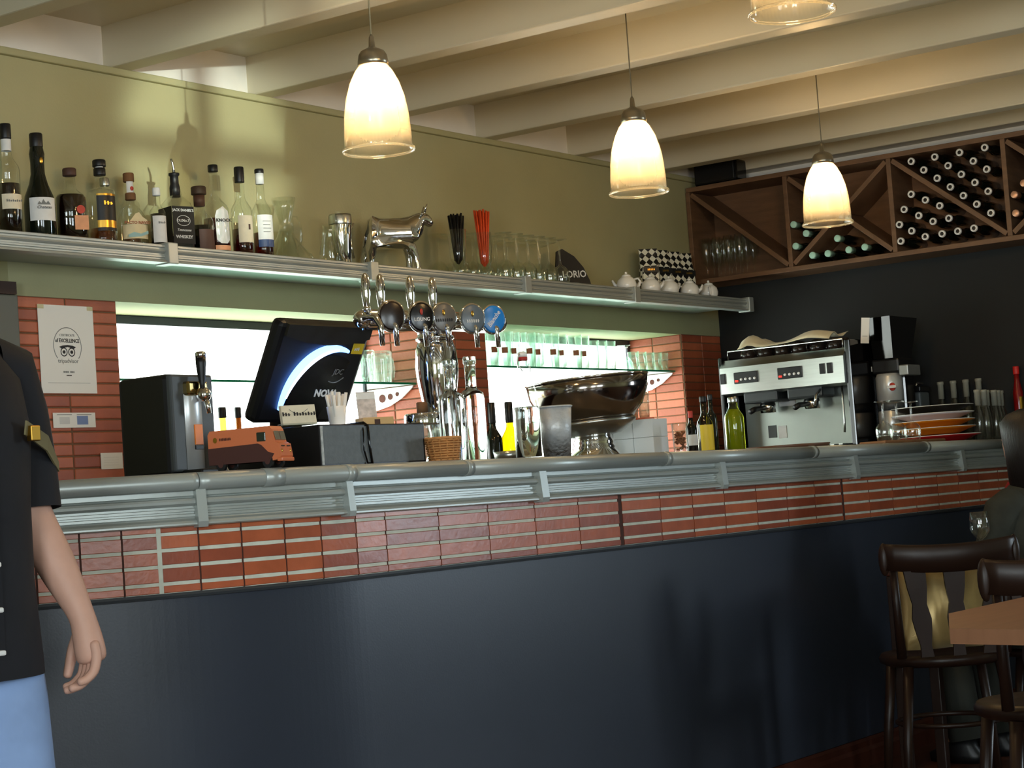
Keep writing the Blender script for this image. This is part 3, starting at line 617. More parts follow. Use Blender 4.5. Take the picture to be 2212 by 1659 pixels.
# checked coffee bags
def checker(name, a, b, sx, sy):
    m = bpy.data.materials.new(name); m.use_nodes = True; nt = m.node_tree; bs = nt.nodes['Principled BSDF']; bs.inputs['Roughness'].default_value = .4
    tc = nd(nt, 'ShaderNodeTexCoord'); mp = nd(nt, 'ShaderNodeMapping'); ck = nd(nt, 'ShaderNodeTexChecker')
    mp.inputs['Rotation'].default_value = (0, PI/4, 0); mp.inputs['Location'].default_value = (.003, .5, .004); ck.inputs['Scale'].default_value = sx
    ck.inputs[1].default_value = (*lin(a), 1); ck.inputs[2].default_value = (*lin(b), 1)
    nt.links.new(tc.outputs['Object'], mp.inputs[0]); nt.links.new(mp.outputs[0], ck.inputs[0]); nt.links.new(ck.outputs[0], bs.inputs['Base Color']); return m
CHK = checker('black_white_checks', (18, 18, 18), (226, 224, 206), 44, 44)
def bag():
    t = thing('coffee_bag', '', 'coffee bag', group='checked coffee bags')
    mb = MB(); lv = [(0, .038, .030), (.012, .042, .034), (.10, .043, .033), (.16, .042, .022), (.20, .041, .008), (.235, .043, .003)]
    def rr(w, d_): return [(w, -d_*.6), (w*.8, -d_), (-w*.8, -d_), (-w, -d_*.6), (-w, d_*.6), (-w*.8, d_), (w*.8, d_), (w, d_*.6)]
    mb.add([(x, y, z) for z, w, d_ in lv for x, y in rr(w, d_)], [(i*8+k, i*8+(k+1) % 8, (i+1)*8+(k+1) % 8, (i+1)*8+k) for i in range(len(lv)-1) for k in range(8)]+[tuple(range(8)), tuple(range(40, 48))]).build('pouch', CHK, t)
    o = MB().box(-.036, .036, -.0352, -.0338, .125, .15).build('label', BLACKL, t); text('CAFFE', .014, m=GOLD, parent=o, loc=(0, -.0356, .137))
    MB().lathe([(0, 0), (.022, 0), (.022, .001), (0, .001)], 16, T(0, -.0345, .06, PI/2), False).build('badge', BLACKL, t)
    return t
bg_ = bag()
for i, (x, y, rz, lab) in enumerate(((7.50, 4.455, -.75, 'black and white checked bag nearest the lone teapots'), (7.60, 4.452, -.4, 'black and white checked bag second of the four'), (7.71, 4.452, -.35, 'black and white checked bag third of the four'), (7.82, 4.455, -.4, 'black and white checked bag next to the wine rack'))):
    if i == 0: bg_.location = (x, y, ZS); bg_.rotation_euler = (0, 0, rz); bg_['label'] = lab
    else: dup(bg_, (x, y, ZS), rz, lab)
# flutes in the first bay of the rack
fl = thing('flute_glass', 'champagne flute standing in the open bay of the wine rack', 'flute glass', group='flutes in the wine rack')
MB().openlathe([(.028, .001), (.004, .006), (.0035, .05), (.014, .075), (.022, .12), (.023, .17), (.021, .195), (.020, .195), (.021, .12), (.001, .066)], 18).build('bowl', GLASS, fl)
k = 0
for y in (4.49, 4.43, 4.37, 4.31, 4.25):
    for x in (8.10, 8.165, 8.235):
        zt = R1-(4.534-y)*(R1-R0)/.493-.03
        if R0+.2 > zt: continue
        if k == 0: fl.location = (x, y, R0)
        else: dup(fl, (x, y, R0))
        k += 1
# ------------------------------------------------------------------ glass shelves in the niches
def glass_shelf(x0, x1, z, lab):
    t = thing('glass_shelf', lab, 'shelf', (0, 0, 0))
    MB().box(x0+.004, x1-.012, 4.60, YB-.035, z, z+.008).build('pane', GLASSG, t)
    MB().box(x0+.004, x1-.012, 4.5965, 4.60, z, z+.008).build('edge', mat('green_glass_edge', (30, 130, 92), .15), t)
    poly = [(0, 0), (.23, 0), (.225, -.008), (.17, -.045), (.11, -.070), (.05, -.082), (0, -.085)]
    mb = MB(); L_ = len(poly)
    M_ = Matrix(((0, 1, 0, x1-.020), (-1, 0, 0, YB-.032), (0, 0, 1, z-.002), (0, 0, 0, 1)))
    b = MB().prism(poly, 0, .006, M_).build('bracket', WHITEP, t)
    for u, w, r in ((.075, -.038, .016), (.115, -.034, .012), (.15, -.027, .008)):
        MB().lathe([(r, 0), (r, .002)], 18, T(x1-.0215, YB-.032-u, z-.002+w, 0, PI/2, 0), False).build('hole', mat('bracket_hole', (92, 46, 34), .8), b)
    return t
glass_shelf(4.343, 5.937, 1.515, 'glass shelf with white bracket carrying upturned beer mugs')
glass_shelf(6.346, 7.92, 1.59, 'glass shelf with white bracket carrying beer glasses and coupes')
FROST = clear('bar_glass', (246, 251, 248), .05, mixdiff=.05, drgb=(240, 250, 246))
def tumbler(t, r0_, r1_, h, M=None, m=FROST, n=20): MB().openlathe([(.001, .006), (r0_*.9, .006), (r0_, .002), (r0_, .0), (r1_, h), (r1_-.002, h), (r0_-.003, .012), (.001, .011)], n, M).build('glass', m, t)
# mugs on the first shelf
mg = thing('beer_mug', 'upturned glass beer mug on the shelf behind the till', 'beer mug', (5.80, 4.66, 1.524), group='upturned beer mugs')
MB().openlathe([(.034, .001), (.040, .09), (.040, .118), (.036, .124), (.001, .124), (.001, .11), (.034, .106), (.032, .004)], 12).build('glass', FROST, mg)
MB().tube([(.038, 0, .10), (.062, 0, .098), (.068, 0, .06), (.062, 0, .025), (.036, 0, .022)], .006, 8).build('handle', FROST, mg)
for x, y in ((5.70, 4.66), (5.60, 4.66), (5.87, 4.74), (5.75, 4.76), (5.62, 4.76), (5.50, 4.68), (5.38, 4.68)): dup(mg, (x, y, 1.524), random.uniform(-1, 1))
# stemmed glasses at the left of the first shelf
sg = thing('wine_glass', 'stemmed wine glass on the glass shelf beside the brick pier', 'wine glass', (4.50, 4.68, 1.524), group='stemmed glasses on the till-side shelf')
stem_glass(sg, .034, .09, .08, .03, m=FROST)
for x, y in ((4.60, 4.70), (4.70, 4.68), (4.80, 4.70), (4.90, 4.68)): dup(sg, (x, y, 1.524))
# beer glasses with round logos on the second shelf
bgp = thing('beer_glass', 'tall beer glass with a round brown logo on the lit shelf', 'beer glass', (6.53, 4.66, 1.599), group='logo beer glasses')
tumbler(bgp, .026, .034, .150); o = arc(.0315, .058, .082, .42, c=-.6).build('logo', mat('logo_brown', (150, 84, 50), .5), bgp)
for i, x in enumerate((6.62, 6.71, 6.80, 6.89, 6.98, 7.07, 7.16, 7.25)): dup(bgp, (x, 4.66+.02*(i % 2), 1.599), -.3)
for lab, xs_, r0_, r1_, h, y, g_ in (('short straight tumbler near the end of the lit shelf', (7.62, 7.69, 7.76, 7.83, 7.885), .022, .027, .085, 4.645, 'short tumblers at the shelf end'), ('slim straight highball glass on the lit shelf', (7.31, 7.38, 7.45), .022, .026, .13, 4.66, 'highball glasses on the lit shelf'), ('tall narrow glass at the back of the lit shelf', (6.50, 6.60, 6.70, 6.80, 6.90, 7.0, 7.1), .022, .03, .165, 4.77, 'tall narrow glasses at the shelf back')):
    pr = None
    for x in xs_:
        if pr is None: pr = thing('tumbler', lab, 'glass', (x, y, 1.599), group=g_); tumbler(pr, r0_, r1_, h, n=14)
        else: dup(pr, (x, y, 1.599))
co = thing('coupe_glass', 'upturned coupe glass at the shelf front between highballs and tumblers', 'coupe glass', (7.55, 4.65, 1.599), group='upturned coupes')
MB().openlathe([(.040, .001), (.038, .03), (.028, .05), (.006, .062), (.004, .07), (.004, .10), (.030, .112), (.031, .114), (.004, .108)], 20).build('bowl', FROST, co)
dup(co, (7.50, 4.73, 1.599), label='upturned coupe glass behind the highball glasses, close to the lit panel'); dup(co, (7.66, 4.73, 1.599), label='upturned coupe glass directly behind the short tumblers')
# bottles on the work counter under the niches
def simple_bottle(label, x, y, z, r, H, m, capm, name='bottle', lab_m=None, lz=(.3, .5), rn=None, hs=.6, hn=.75, cat='bottle', rc=None, lab_h=.1, liquid=None, lvl=.5, group=None):
    p = bprof(r, H*hs, H*hn, rn or r*.38, H*.98); t = thing(name, label, cat, (x, y, z), -.6, group)
    MB().lathe(p, 20).build('glass', m, t); cap(t, rc or (rn or r*.38)*1.18, H*(1-lab_h), H, capm)
    if liquid: MB().lathe(inner(p, H*lvl), 20).build('liquid', liquid, t)
    if lab_m: arc(r+.0007, H*lz[0], H*lz[1], 1.1).build('label', lab_m, t)
    return t
ZK = 1.0605
simple_bottle('pump bottle of pale yellow soap behind the beer dispenser', 4.675, 4.44, ZK, .030, .355, clear('pale_yellow', (236, 226, 120)), BLACKP, lab_m=WHITEL, cat='bottle')
simple_bottle('orange bitters bottle with black cap behind the till', 4.750, 4.44, ZK, .024, .355, mat('orange_liquid', (232, 120, 30), .2), BLACKP, lab_m=mat('orange_label', (236, 150, 60), .5))
simple_bottle('dark wine bottle behind the steel dish, black foil', 6.09, 4.37, ZK, .036, .365, DKGLASS, CAPB, name='wine_bottle', lab_h=.22, rn=.014, rc=.0155, cat='wine bottle')
simple_bottle('green wine bottle with yellow liquid and pale label', 6.172, 4.345, ZK, .036, .365, clear('yellow_green', (190, 176, 40)), CAPB, name='wine_bottle', lab_m=CREAML, lz=(.3, .42), lab_h=.22, rn=.014, rc=.0155, cat='wine bottle')
# ------------------------------------------------------------------ papers on the brick pier
YP = YW-.0075
po = thing('poster', 'white certificate with a round owl emblem taped to the brick pier', 'poster', (4.125, YP, 1.605))
MB().box(-.112, .112, -.0012, 0, -.136, .137).build('sheet', PAPER, po)
MB().tube([(.056*math.cos(a), -.0016, .0+.058*math.sin(a)+.01) for a in [-.7+(PI+1.4)*i/30 for i in range(31)]], .0012, 4).build('ring_print', INKG, po)
for sx_ in (-1, 1):
    MB().tube([(sx_*.0155+.0125*math.cos(a), -.0018, -.008+.0125*math.sin(a)) for a in [2*PI*i/20 for i in range(20)]], .0015, 4, closed=True).build('owl_eye', INK, po)
    MB().lathe([(.0055, 0), (.0055, .0008)], 14, T(sx_*.0155, -.0014, -.008, PI/2), False).build('owl_pupil', INK, po)
MB().prism([(-.034, .008), (-.02, .012), (0, .014), (.02, .012), (.034, .008), (.024, .002), (0, .008), (-.024, .002)], -.0022, -.0014).build('owl_brow', INK, po)
text('CERTIFICATE', .0105, m=INKG, parent=po, loc=(0, -.0016, .044)); text('of EXCELLENCE', .0165, m=INK, parent=po, loc=(0, -.0016, .027), sx=.85, bold=.0003)
text('tripadvisor', .019, m=INKG, parent=po, loc=(0, -.0016, -.036)); text('VILLA ROSA', .009, m=INKG, parent=po, loc=(0, -.0016, -.07)); text('\u2022\u2022\u2022\u2022\u2022', .012, m=INK, parent=po, loc=(0, -.0016, -.081), bold=.0004)
MB().box(-.085, .085, -.0016, -.0012, -.1045, -.1035).build('rule', INKG, po)
for sx_ in (-.1, .1): MB().box(sx_-.012, sx_+.012, -.002, -.0012, .124, .138).build('tape', clear('tape', (240, 236, 210), .2), po)
n1 = thing('notice', 'narrow white notice with a blue stamp on the brick pier', 'notice', (4.137, YP, 1.386))
MB().box(-.086, .086, -.001, 0, -.023, .023).build('sheet', PAPER, n1); MB().box(.01, .055, -.0014, -.001, -.014, .013).build('blue_stamp', mat('blue_ink', (120, 140, 184), .6), n1); MB().box(-.06, -.02, -.0014, -.001, -.012, .01).build('pale_stamp', mat('pale_ink', (206, 206, 204), .6), n1)
for i in range(2): MB().box(-.07+.08*i, -.01+.08*i, -.0014, -.001, .016, .018).build('line_print', INKG, n1)
n2 = thing('note_card', 'small blank white card low on the brick pier', 'note card', (4.282, YP, 1.257)); MB().box(-.046, .046, -.001, 0, -.026, .025).build('sheet', PAPER, n2)
for i in range(4): MB().box(-.034, .03, -.0013, -.001, -.014+.008*i, -.0135+.008*i).build('line_print', mat('faint_ink', (196, 194, 190), .6), n2)
# ------------------------------------------------------------------ things on the bar
ZT = 1.159
# beer dispenser
t = thing('beer_dispenser', 'black countertop beer dispenser with a silver column and tap', 'beer dispenser', (3.40, 3.41, ZT))
MB().bbox(0, .155, 0, .17, 0, .252, .012).build('housing', BLACKP, t)
MB().bbox(.004, .150, -.012, .008, .01, .25, .006).build('front_plate', GREYP, t)
MB().lathe([(.032, 0), (.032, .20), (.03, .205)], 24, T(.075, -.006, .0), sy=.6).build('column', mat('satin_silver', (205, 208, 208), .3, metal=.4), t, label='brushed silver column')
MB().bbox(.062, .090, -.0275, -.024, .075, .125, .001).build('badge', mat('orange_badge', (240, 130, 40), .4), t)
MB().bbox(.062, .090, -.0275, -.024, .063, .074, .001).build('dark_badge', BLACKP, t)
MB().bbox(.045, .115, -.03, .004, .196, .232, .006).build('tap_block', mat('brass', (170, 150, 100), .15, metal=1), t)
tp_ = MB().ell((.085, -.042, .197), .019, .019, .019).build('tap', CHROME, t)
MB().tube([(.085, -.046, .19), (.087, -.052, .168), (.088, -.053, .15)], [.008, .007, .006], 10).build('spout', CHROME, tp_)
MB().lathe([(.006, .205), (.007, .225), (.010, .245), (.013, .275), (.013, .288)], 14, T(.084, -.04, 0)).build('tap_handle', BLACKP, tp_)
MB().lathe([(.013, .288), (.0135, .30), (.010, .304)], 14, T(.084, -.04, 0)).build('handle_top', CHROME, tp_)
MB().bbox(.03, .12, -.075, -.006, 0, .014, .004).build('drip_tray', BLACKP, t)
# toy van
ORG = mat('van_orange', (214, 118, 74), .4); VBR = mat('van_brown', (74, 40, 34), .45); WINM = mat('van_window', (48, 54, 44), .15)
t = thing('toy_van', 'orange and brown toy delivery van parked on the bar edge', 'toy van', (3.455, 3.195, ZT), math.radians(-72)); t.scale = (.70, .95, .95)
side = [(-.135, .018), (.092, .018), (.128, .022), (.134, .030), (.128, .060), (.113, .066), (.103, .098), (.095, .106), (-.128, .104), (-.136, .094)]
MB().prism(side, -.036, .036).build('body', ORG, t)
MB().prism([(-.1355, .018), (.092, .018), (.108, .036), (.085, .042), (.062, .060), (.05, .064), (-.1365, .06)], -.0372, .0372).build('lower_body', VBR, t)
MB().bbox(.046, .080, -.0378, .0378, .068, .092, .003).build('cab_window', WINM, t)
for y in (-.030, .003): MB().prism([(.1135, .070), (.1065, .092), (.1085, .093), (.1158, .071)], y, y+.027).build('windscreen', mat('grey_screen', (120, 116, 100), .15), t)
for y in (-.026, .008): MB().bbox(.124, .1325, y, y+.018, .053, .056, .001).build('vent', BLACKP, t)
for x in (-.092, .082):
    for y in (-.037, .029):
        w = MB().lathe([(.019, 0), (.0195, .003), (.0195, .009), (.019, .011)], 20, T(x, y, .0195, -PI/2), False).build('wheel', BLACKP, t); MB().lathe([(.010, -.001), (.010, .0125)], 14, T(x, y, .0195, -PI/2), False).build('hub', VBR, w)
MB().bbox(.118, .138, -.038, .038, .016, .026, .003).build('bumper', ORG, t)
MB().lathe([(.007, 0), (.007, .001)], 16, T(-.108, -.0372, .08, PI/2), False).build('round_logo', GOLD, t); text('DELIVERY', .011, m=VBR, parent=t, loc=(-.07, -.0374, .081))
for y in (-.026, .026): MB().ell((.131, y, .042), .003, .005, .005, 10, 8).build('headlight', GOLD, t)
# till terminal: dark box base and tilted screen seen from behind
SLATE = mat('slate_leather', (98, 104, 106), .55, var=.12, scale=60, bump=.3, bscale=220)
t = thing('cash_box', 'long slate-grey box with black edges under the till', 'box', (3.722, 3.205, ZT))
MB().bbox(0, .43, 0, .30, 0, .108, .003).build('carcass', BLACKP, t); MB().box(.012, .42, -.0015, .002, .008, .102).build('front_face', SLATE, t)
MB().box(.002, .010, -.002, .004, .006, .104).build('pale_edge', mat('pale_edge', (176, 178, 174), .5, var=.3, scale=120), t)
MB().tube([(.19, .12, .110), (.188, .01, .112), (.186, -.004, .104), (.188, -.005, .05), (.196, -.004, .002)], .0035, 7).build('cable', BLACKG, t)
MB().tube([(.182, .10, .110), (.178, .008, .111), (.165, -.006, .09), (.163, -.006, .04), (.178, -.004, .004)], .0022, 6).build('thin_cable', BLACKG, t)
ps = thing('till_terminal', 'black till screen with a glowing blue arc, leaning back towards guests', 'till', (4.105, 3.62, 1.275))
MB().bbox(-.14, .12, -.10, .10, -.016, .002, .006).build('base', BLACKP, ps)
MB().tube([(-.01, .03, 0), (-.01, .03, .06), (-.01, .0, .11)], [.05, .04, .035], 12).build('stand', BLACKP, ps)
TL = math.radians(27)
hd = bpy.data.objects.new('screen_head', None)
MT = T(0, 0, .03, TL)                       # local panel: x width, z up, -y towards guests
sh = MB().bbox(-.195, .185, -.02, .028, 0, .30, .016, MT).build('screen_housing', mat('till_black', (12, 13, 18), .38), ps)
MB().prism([(-.18, .262), (-.09, .245), (0, .24), (.09, .246), (.172, .262), (.172, .296), (-.18, .296)], -.030, -.01, MT).build('top_hood', mat('till_hood', (30, 28, 26), .35), sh)
ARC = mat('blue_glow', (90, 150, 255), .4, emit=3.2, ecol=(96, 150, 255)); ARCW = mat('white_glow', (220, 235, 255), .4, emit=4.5, ecol=(205, 225, 255))
def arcpt(a, r): return (.052+r*1.0*math.cos(a), -.0235, .068+r*.98*math.sin(a))
aa = [math.radians(72+ (188-72)*i/26) for i in range(27)]
MB().tube([tuple(MT @ Vector(arcpt(a, .165))) for a in aa], [.003+.013*math.sin(PI*(i+1.5)/30) for i in range(27)], 8).build('blue_arc', ARC, sh)
MB().tube([tuple(MT @ Vector((arcpt(a, .163)[0], -.0295, arcpt(a, .163)[2]))) for a in aa[4:24]], [.002+.009*math.sin(PI*(i+1.5)/23) for i in range(20)], 8).build('white_arc', ARCW, sh)
mb = MB(); mb.add([arcpt(math.radians(60+i*8), .145) for i in range(20)]+[(.05, -.0235, .0)], [tuple(range(21))], False, MT).build('oval_plate', mat('till_plate', (7, 8, 11), .25), sh)
WH = mat('print_white', (240, 240, 240), .5); GM = mat('print_grey', (150, 150, 150), .3, metal=.6)
Q = MT.to_euler()
def on_panel(x, z, y=-.0245): return tuple(MT @ Vector((x, y, z)))
text('NOVA', .029, m=WH, parent=sh, loc=on_panel(.060, .095), rot=(PI/2+TL, 0, 0), bold=.0012, sx=1.15); text('JDC', .024, m=GM, parent=sh, loc=on_panel(.085, .160), rot=(PI/2+TL, 0, 0), shear=.25)
MB().tube([on_panel(.055+.06*i/10, .132+.012*(i/10)**2-.006*math.sin(PI*i/10)) for i in range(11)], .0015, 5).build('swoosh', GM, sh)
st = MB().box(.120, .166, -.0222, -.0205, .215, .246, MT).build('yellow_sticker', mat('yellow_sticker', (226, 190, 40), .5), sh); text('24H', .015, m=WH, parent=st, loc=on_panel(.138, .23, -.023), rot=(PI/2+TL, 0, 0))
# things on and around the cash box
ZX = ZT+.1085
t = thing('card_holder', 'stack of cream business cards in a small stand on the cash box', 'card holder', (3.752, 3.30, ZX), math.radians(-28))
MB().bbox(-.05, .05, -.02, .02, 0, .010, .002).build('stand', clear('acrylic', (235, 240, 240)), t)
for i in range(4): c_ = MB().box(-.046, .046, -.0006, .0006, .0, .052, T(0, -.012+.005*i, .006, -.22)).build('card', CREAML, t)
text('Les Plaisirs', .017, m=INK, parent=t, loc=(0, -.0085, .034), rot=(PI/2-.22, 0, 0), shear=.35, sx=.9); MB().tube([(-.025+.05*i/10, -.006-.0006*i*0, .046-.012*math.sin(PI*i/10)) for i in range(11)], .0006, 4).build('flourish', INKG, t)
t = thing('sugar_sticks', 'bunch of white paper sugar sticks in a cup on the cash box', 'sugar sticks', (4.00, 3.38, ZX))
MB().openlathe([(.02, 0), (.027, .06), (.025, .06), (.018, .003)], 20).build('cup', WHITEP, t)
for i in range(14):
    a = i*2.4; q = math.sqrt((i+.5)/14); MB().tube([(.014*q*math.cos(a), .014*q*math.sin(a), .004), (.034*q*math.cos(a), .034*q*math.sin(a), .10-.012*random.random())], .0045, 6).build('stick', PAPER, t)
MB().box(-.06, .06, -.05, .05, 0, .004).build('tray', WHITEP, t)
t = thing('leaflet_box', 'little wooden block holder with a folded leaflet', 'leaflet holder', (4.115, 3.345, ZX), -.5)
MB().bbox(-.045, .045, -.03, .03, 0, .026, .002).build('block', mat('pale_wood', (206, 170, 116), .6, var=.1), t); MB().box(-.012, .004, -.0312, -.0298, .006, .02).build('slot', BRN, t)
lf = MB().box(-.034, .020, -.001, .001, 0, .075, T(-.01, .004, .024, -.15)).build('leaflet', mat('leaflet', (206, 196, 190), .6, var=.3, scale=50), t); MB().box(-.034, .020, -.0016, -.0008, .055, .072, T(-.01, .004, .024, -.15)).build('leaflet_head', WHITEL, lf)
# glass jar with steel lid
t = thing('glass_jar', 'round glass jar with steel rim and cork behind the basket', 'jar', (4.375, 3.38, ZT))
MB().openlathe([(.001, .004), (.046, .004), (.050, .01), (.050, .115), (.048, .115), (.046, .012), (.001, .01)], 28).build('glass', FROST, t)
MB().lathe([(.052, .113), (.053, .118), (.053, .142), (.049, .148), (.02, .15)], 28).build('lid', CHROME, t); MB().lathe([(.016, .149), (.016, .178), (.013, .18)], 16).build('cork', CORK, t)
# wicker basket: woven strands
t = thing('wicker_basket', 'small woven wicker basket on the bar edge', 'basket', (4.178, 3.165, ZT))
WIC = mat('wicker', (196, 138, 80), .7, var=.2, scale=60)
for k in range(9):
    z = .005+k*.0066; r = .036+.010*z/.06
    MB().tube([((r+.0028*(1 if (i+k) % 2 else -1))*math.cos(2*PI*i/28), (r+.0028*(1 if (i+k) % 2 else -1))*math.sin(2*PI*i/28), z) for i in range(28)], .0031, 6, closed=True).build('strand', WIC, t)
for i in range(14): a = 2*PI*i/14; MB().tube([(.036*math.cos(a), .036*math.sin(a), 0), (.0465*math.cos(a), .0465*math.sin(a), .062)], .0022, 5).build('stake', WIC, t)
MB().lathe([(.036, 0), (.036, .003)], 20).build('base', WIC, t)
MB().tube([(.047*math.cos(2*PI*i/28), .047*math.sin(2*PI*i/28), .063) for i in range(28)], .004, 6, closed=True).build('rim', WIC, t)
# tall water bottles, swing-top bottle
for x, y, H, lab in ((4.348, 3.255, .285, 'tall clear water bottle next to the wicker basket'), (4.556, 3.335, .308, 'tallest clear water bottle behind its twin')):
    t = thing('water_bottle', lab, 'bottle', (x, y, ZT)); p = [(.034, 0), (.0365, .004), (.0365, H*.60), (.033, H*.66), (.0165, H*.70), (.0155, H*.74), (.0165, H*.97), (.0185, H*.975), (.0185, H)]
    MB().lathe(p, 28).build('glass', WATER, t); MB().lathe([(.017, H*.93), (.019, H*.94), (.019, H), (.016, H*1.006)], 20).build('stopper', FROST, t)
t = thing('swing_top_bottle', 'clear swing-top bottle with red seal and half-full of water', 'bottle', (4.59, 3.17, ZT))
p = [(.036, 0), (.039, .005), (.0385, .14), (.034, .19), (.020, .235), (.0165, .265), (.0185, .268), (.0185, .282)]
MB().openlathe(p, 28).build('glass', GLASS, t); MB().lathe(inner(p, .148, .002), 28).build('water', WATER, t)
MB().lathe([(.013, .281), (.0145, .284), (.0145, .292)], 16).build('seal', mat('red_rubber', (170, 40, 36), .5), t); MB().lathe([(.0145, .292), (.0135, .304), (.006, .308)], 16).build('stopper', PORC, t)
for s_ in (-1, 1): MB().tube([(s_*.012, 0, .302), (s_*.021, 0, .294), (s_*.022, .004, .27), (s_*.026, -.008, .262), (s_*.020, -.01, .250)], .0014, 5).build('wire_bail', STEEL, t)
# galvanised bucket
t = thing('ice_bucket', 'galvanised metal bucket beside the swing-top bottle', 'bucket', (4.772, 3.195, ZT))
GALV = mat('galvanised', (206, 210, 212), .42, metal=.2, var=.15, scale=30, bump=.5, bscale=90)
MB().openlathe([(.001, .004), (.039, .004), (.040, .0), (.051, .150), (.050, .150), (.038, .008), (.001, .008)], 32).build('body', GALV, t)
MB().tube([(.0515*math.cos(2*PI*i/36), .0515*math.sin(2*PI*i/36), .150) for i in range(36)], .003, 8, closed=True).build('rim', GALV, t)
# steel dish
t = thing('steel_dish', 'low round steel dish between the water bottles and swing-top bottle', 'dish', (4.66, 3.285, ZT)); MB().openlathe([(.001, .003), (.046, .003), (.050, .028), (.049, .028), (.044, .006), (.001, .006)], 28).build('dish', STEEL, t)
# champagne bowl on its stand
t = thing('champagne_bowl', 'large dark polished steel wine bowl tilted on a conical foot', 'wine bowl', (5.325, 3.42, ZT))
DKST = mat('dark_polished_steel', (150, 142, 136), .12, metal=1)
TM = T(0, 0, .085, math.radians(0), 0, 0) @ Matrix.Rotation(math.radians(-3), 4, Vector((-.57, .82, 0)).cross(Vector((0, 0, 1))))
prof = [(.02, .0), (.085, .010), (.138, .038), (.172, .078), (.193, .125), (.200, .172)]
MB().openlathe(prof+[(.197, .172), (.190, .125), (.168, .080), (.134, .043), (.08, .015), (.001, .006)], 56, TM).build('bowl', DKST, t)
MB().openlathe([(.05, -.014), (.09, -.008), (.125, .010), (.143, .026), (.145, .032), (.139, .040), (.115, .022), (.085, .008)], 56, TM).build('outer_band', STEEL, t)
MB().tube([tuple(TM @ Vector((.2*math.cos(2*PI*i/56), .2*math.sin(2*PI*i/56), .172))) for i in range(56)], .003, 8, closed=True).build('rim', CHROME, t)
MB().lathe([(.088, 0), (.086, .012), (.070, .03), (.072, .036), (.066, .045), (.068, .052), (.060, .07), (.055, .088), (.03, .092)], 36).build('foot', CHROME, t)
# stack of white boxes
CARD = mat('white_card', (224, 226, 224), .45); CARD.node_tree.nodes['Principled BSDF'].inputs['Roughness'].default_value = .5
bxp = MB().bbox(-.048, .048, -.0385, .0385, 0, .0605, .002).mesh('white_box'); first = True
for yi, y in enumerate((3.352, 3.431, 3.510)):
    for zi in range(2):
        o = obj('white_box', bxp, CARD, None, (5.572, y, ZT+zi*.061)); tag(o, ('white cardboard box on top of the small stack' if zi else 'white cardboard box at the bottom of the small stack')+(' by the nut glass', ', middle of three', ' under the steel bowl')[yi], 'box', 'white boxes stacked on the bar')
# tray and glasses on boxes, nut glass
t = thing('red_tray', 'little red tray with straight glasses on the white boxes', 'tray', (5.572, 3.45, ZT+.1225)); MB().bbox(-.03, .03, -.1, .1, 0, .006, .002).build('tray', mat('red_tray', (190, 96, 70), .4), t)
gp = thing('tumbler', 'slim straight glass on the red tray', 'glass', (5.572, 3.37, ZT+.1295), group='slim glasses on the red tray'); tumbler(gp, .017, .020, .085, n=14)
for y in (3.415, 3.46, 3.505): dup(gp, (5.572, y, ZT+.1295))
t = thing('nut_glass', 'cut glass tumbler filled with brown nuts', 'glass', (5.59, 3.25, ZT)); MB().openlathe([(.024, .001), (.027, .10), (.0255, .10), (.0225, .01), (.001, .008)], 14).build('glass', GLASS, t)
nb = MB(); random.seed(3)
for i in range(60): a = random.random()*6.28; q = .018*math.sqrt(random.random()); nb.ell((q*math.cos(a), q*math.sin(a), .012+.058*random.random()), .006, .005, .004, 7, 5)
nu = nb.build('nuts', mat('nut', (140, 78, 46), .6, var=.3, scale=80), t); nu['kind'] = 'stuff'
# syrups and liqueurs by the coffee machine
simple_bottle('small dark bottle with a red cap and white label', 5.93, 3.40, ZT, .020, .152, clear('dark_brown_glass', (44, 30, 20)), REDL, lab_m=WHITEL, lz=(.2, .45), lab_h=.16)
simple_bottle('squat bottle with yellow label and gold neck', 6.045, 3.41, ZT, .029, .205, clear('olive_glass', (150, 140, 40)), BLACKP, lab_m=mat('yellow_label', (236, 206, 60), .5), lz=(.06, .5), hs=.5, hn=.72, liquid=clear('yellow_liq', (220, 190, 50)), lvl=.5)
simple_bottle('thin dark green bottle between yellow label and lime syrup', 6.24, 3.49, ZT, .02, .22, DKGLASS, BLACKP)
simple_bottle('bottle of cloudy lime syrup with a silver cap', 6.30, 3.43, ZT, .036, .205, clear('lime_glass', (210, 216, 110)), STEEL, liquid=mat('lime_syrup', (176, 182, 60), .3), lvl=.78, hs=.62, hn=.84, rn=.016, lab_h=.1)
# ------------------------------------------------------------------ chrome beer tower
t = thing('beer_tower', 'chrome beer tower with six round badges and tap handles', 'beer tower', (4.47, 3.42, ZT))
MB().lathe([(.055, 0), (.052, .012), (.034, .05), (.032, .09), (.047, .17), (.060, .25), (.063, .29), (.058, .34), (.050, .365)], 32, T(.04, 0, 0)).build('column', CHROME, t)
MB().lathe([(.048, .362), (.056, .366), (.056, .374), (.05, .378), (.05, .39), (.056, .394), (.056, .402), (.04, .41)], 32, T(.04, 0, 0)).build('collar', CHROME, t)
MB().tube([(-.28, 0, .415), (.36, 0, .425)], .030, 20).build('crossbar', CHROME, t, label='horizontal chrome pipe')
for x in (-.287, .367): MB().ell((x, 0, .415 if x < 0 else .425), .026, .026, .026).build('end_ball', CHROME, t)
bcol = [None, mat('badge_dark', (34, 24, 20), .2), mat('badge_black', (14, 12, 14), .2), mat('badge_grey', (96, 92, 86), .25), mat('badge_slate', (92, 104, 114), .25), mat('badge_blue', (36, 128, 210), .25)]
txts = [None, '', 'LOUNG', 'AFFLIGEM', 'BLONDE', 'Blanche']
RB = math.radians(-38)
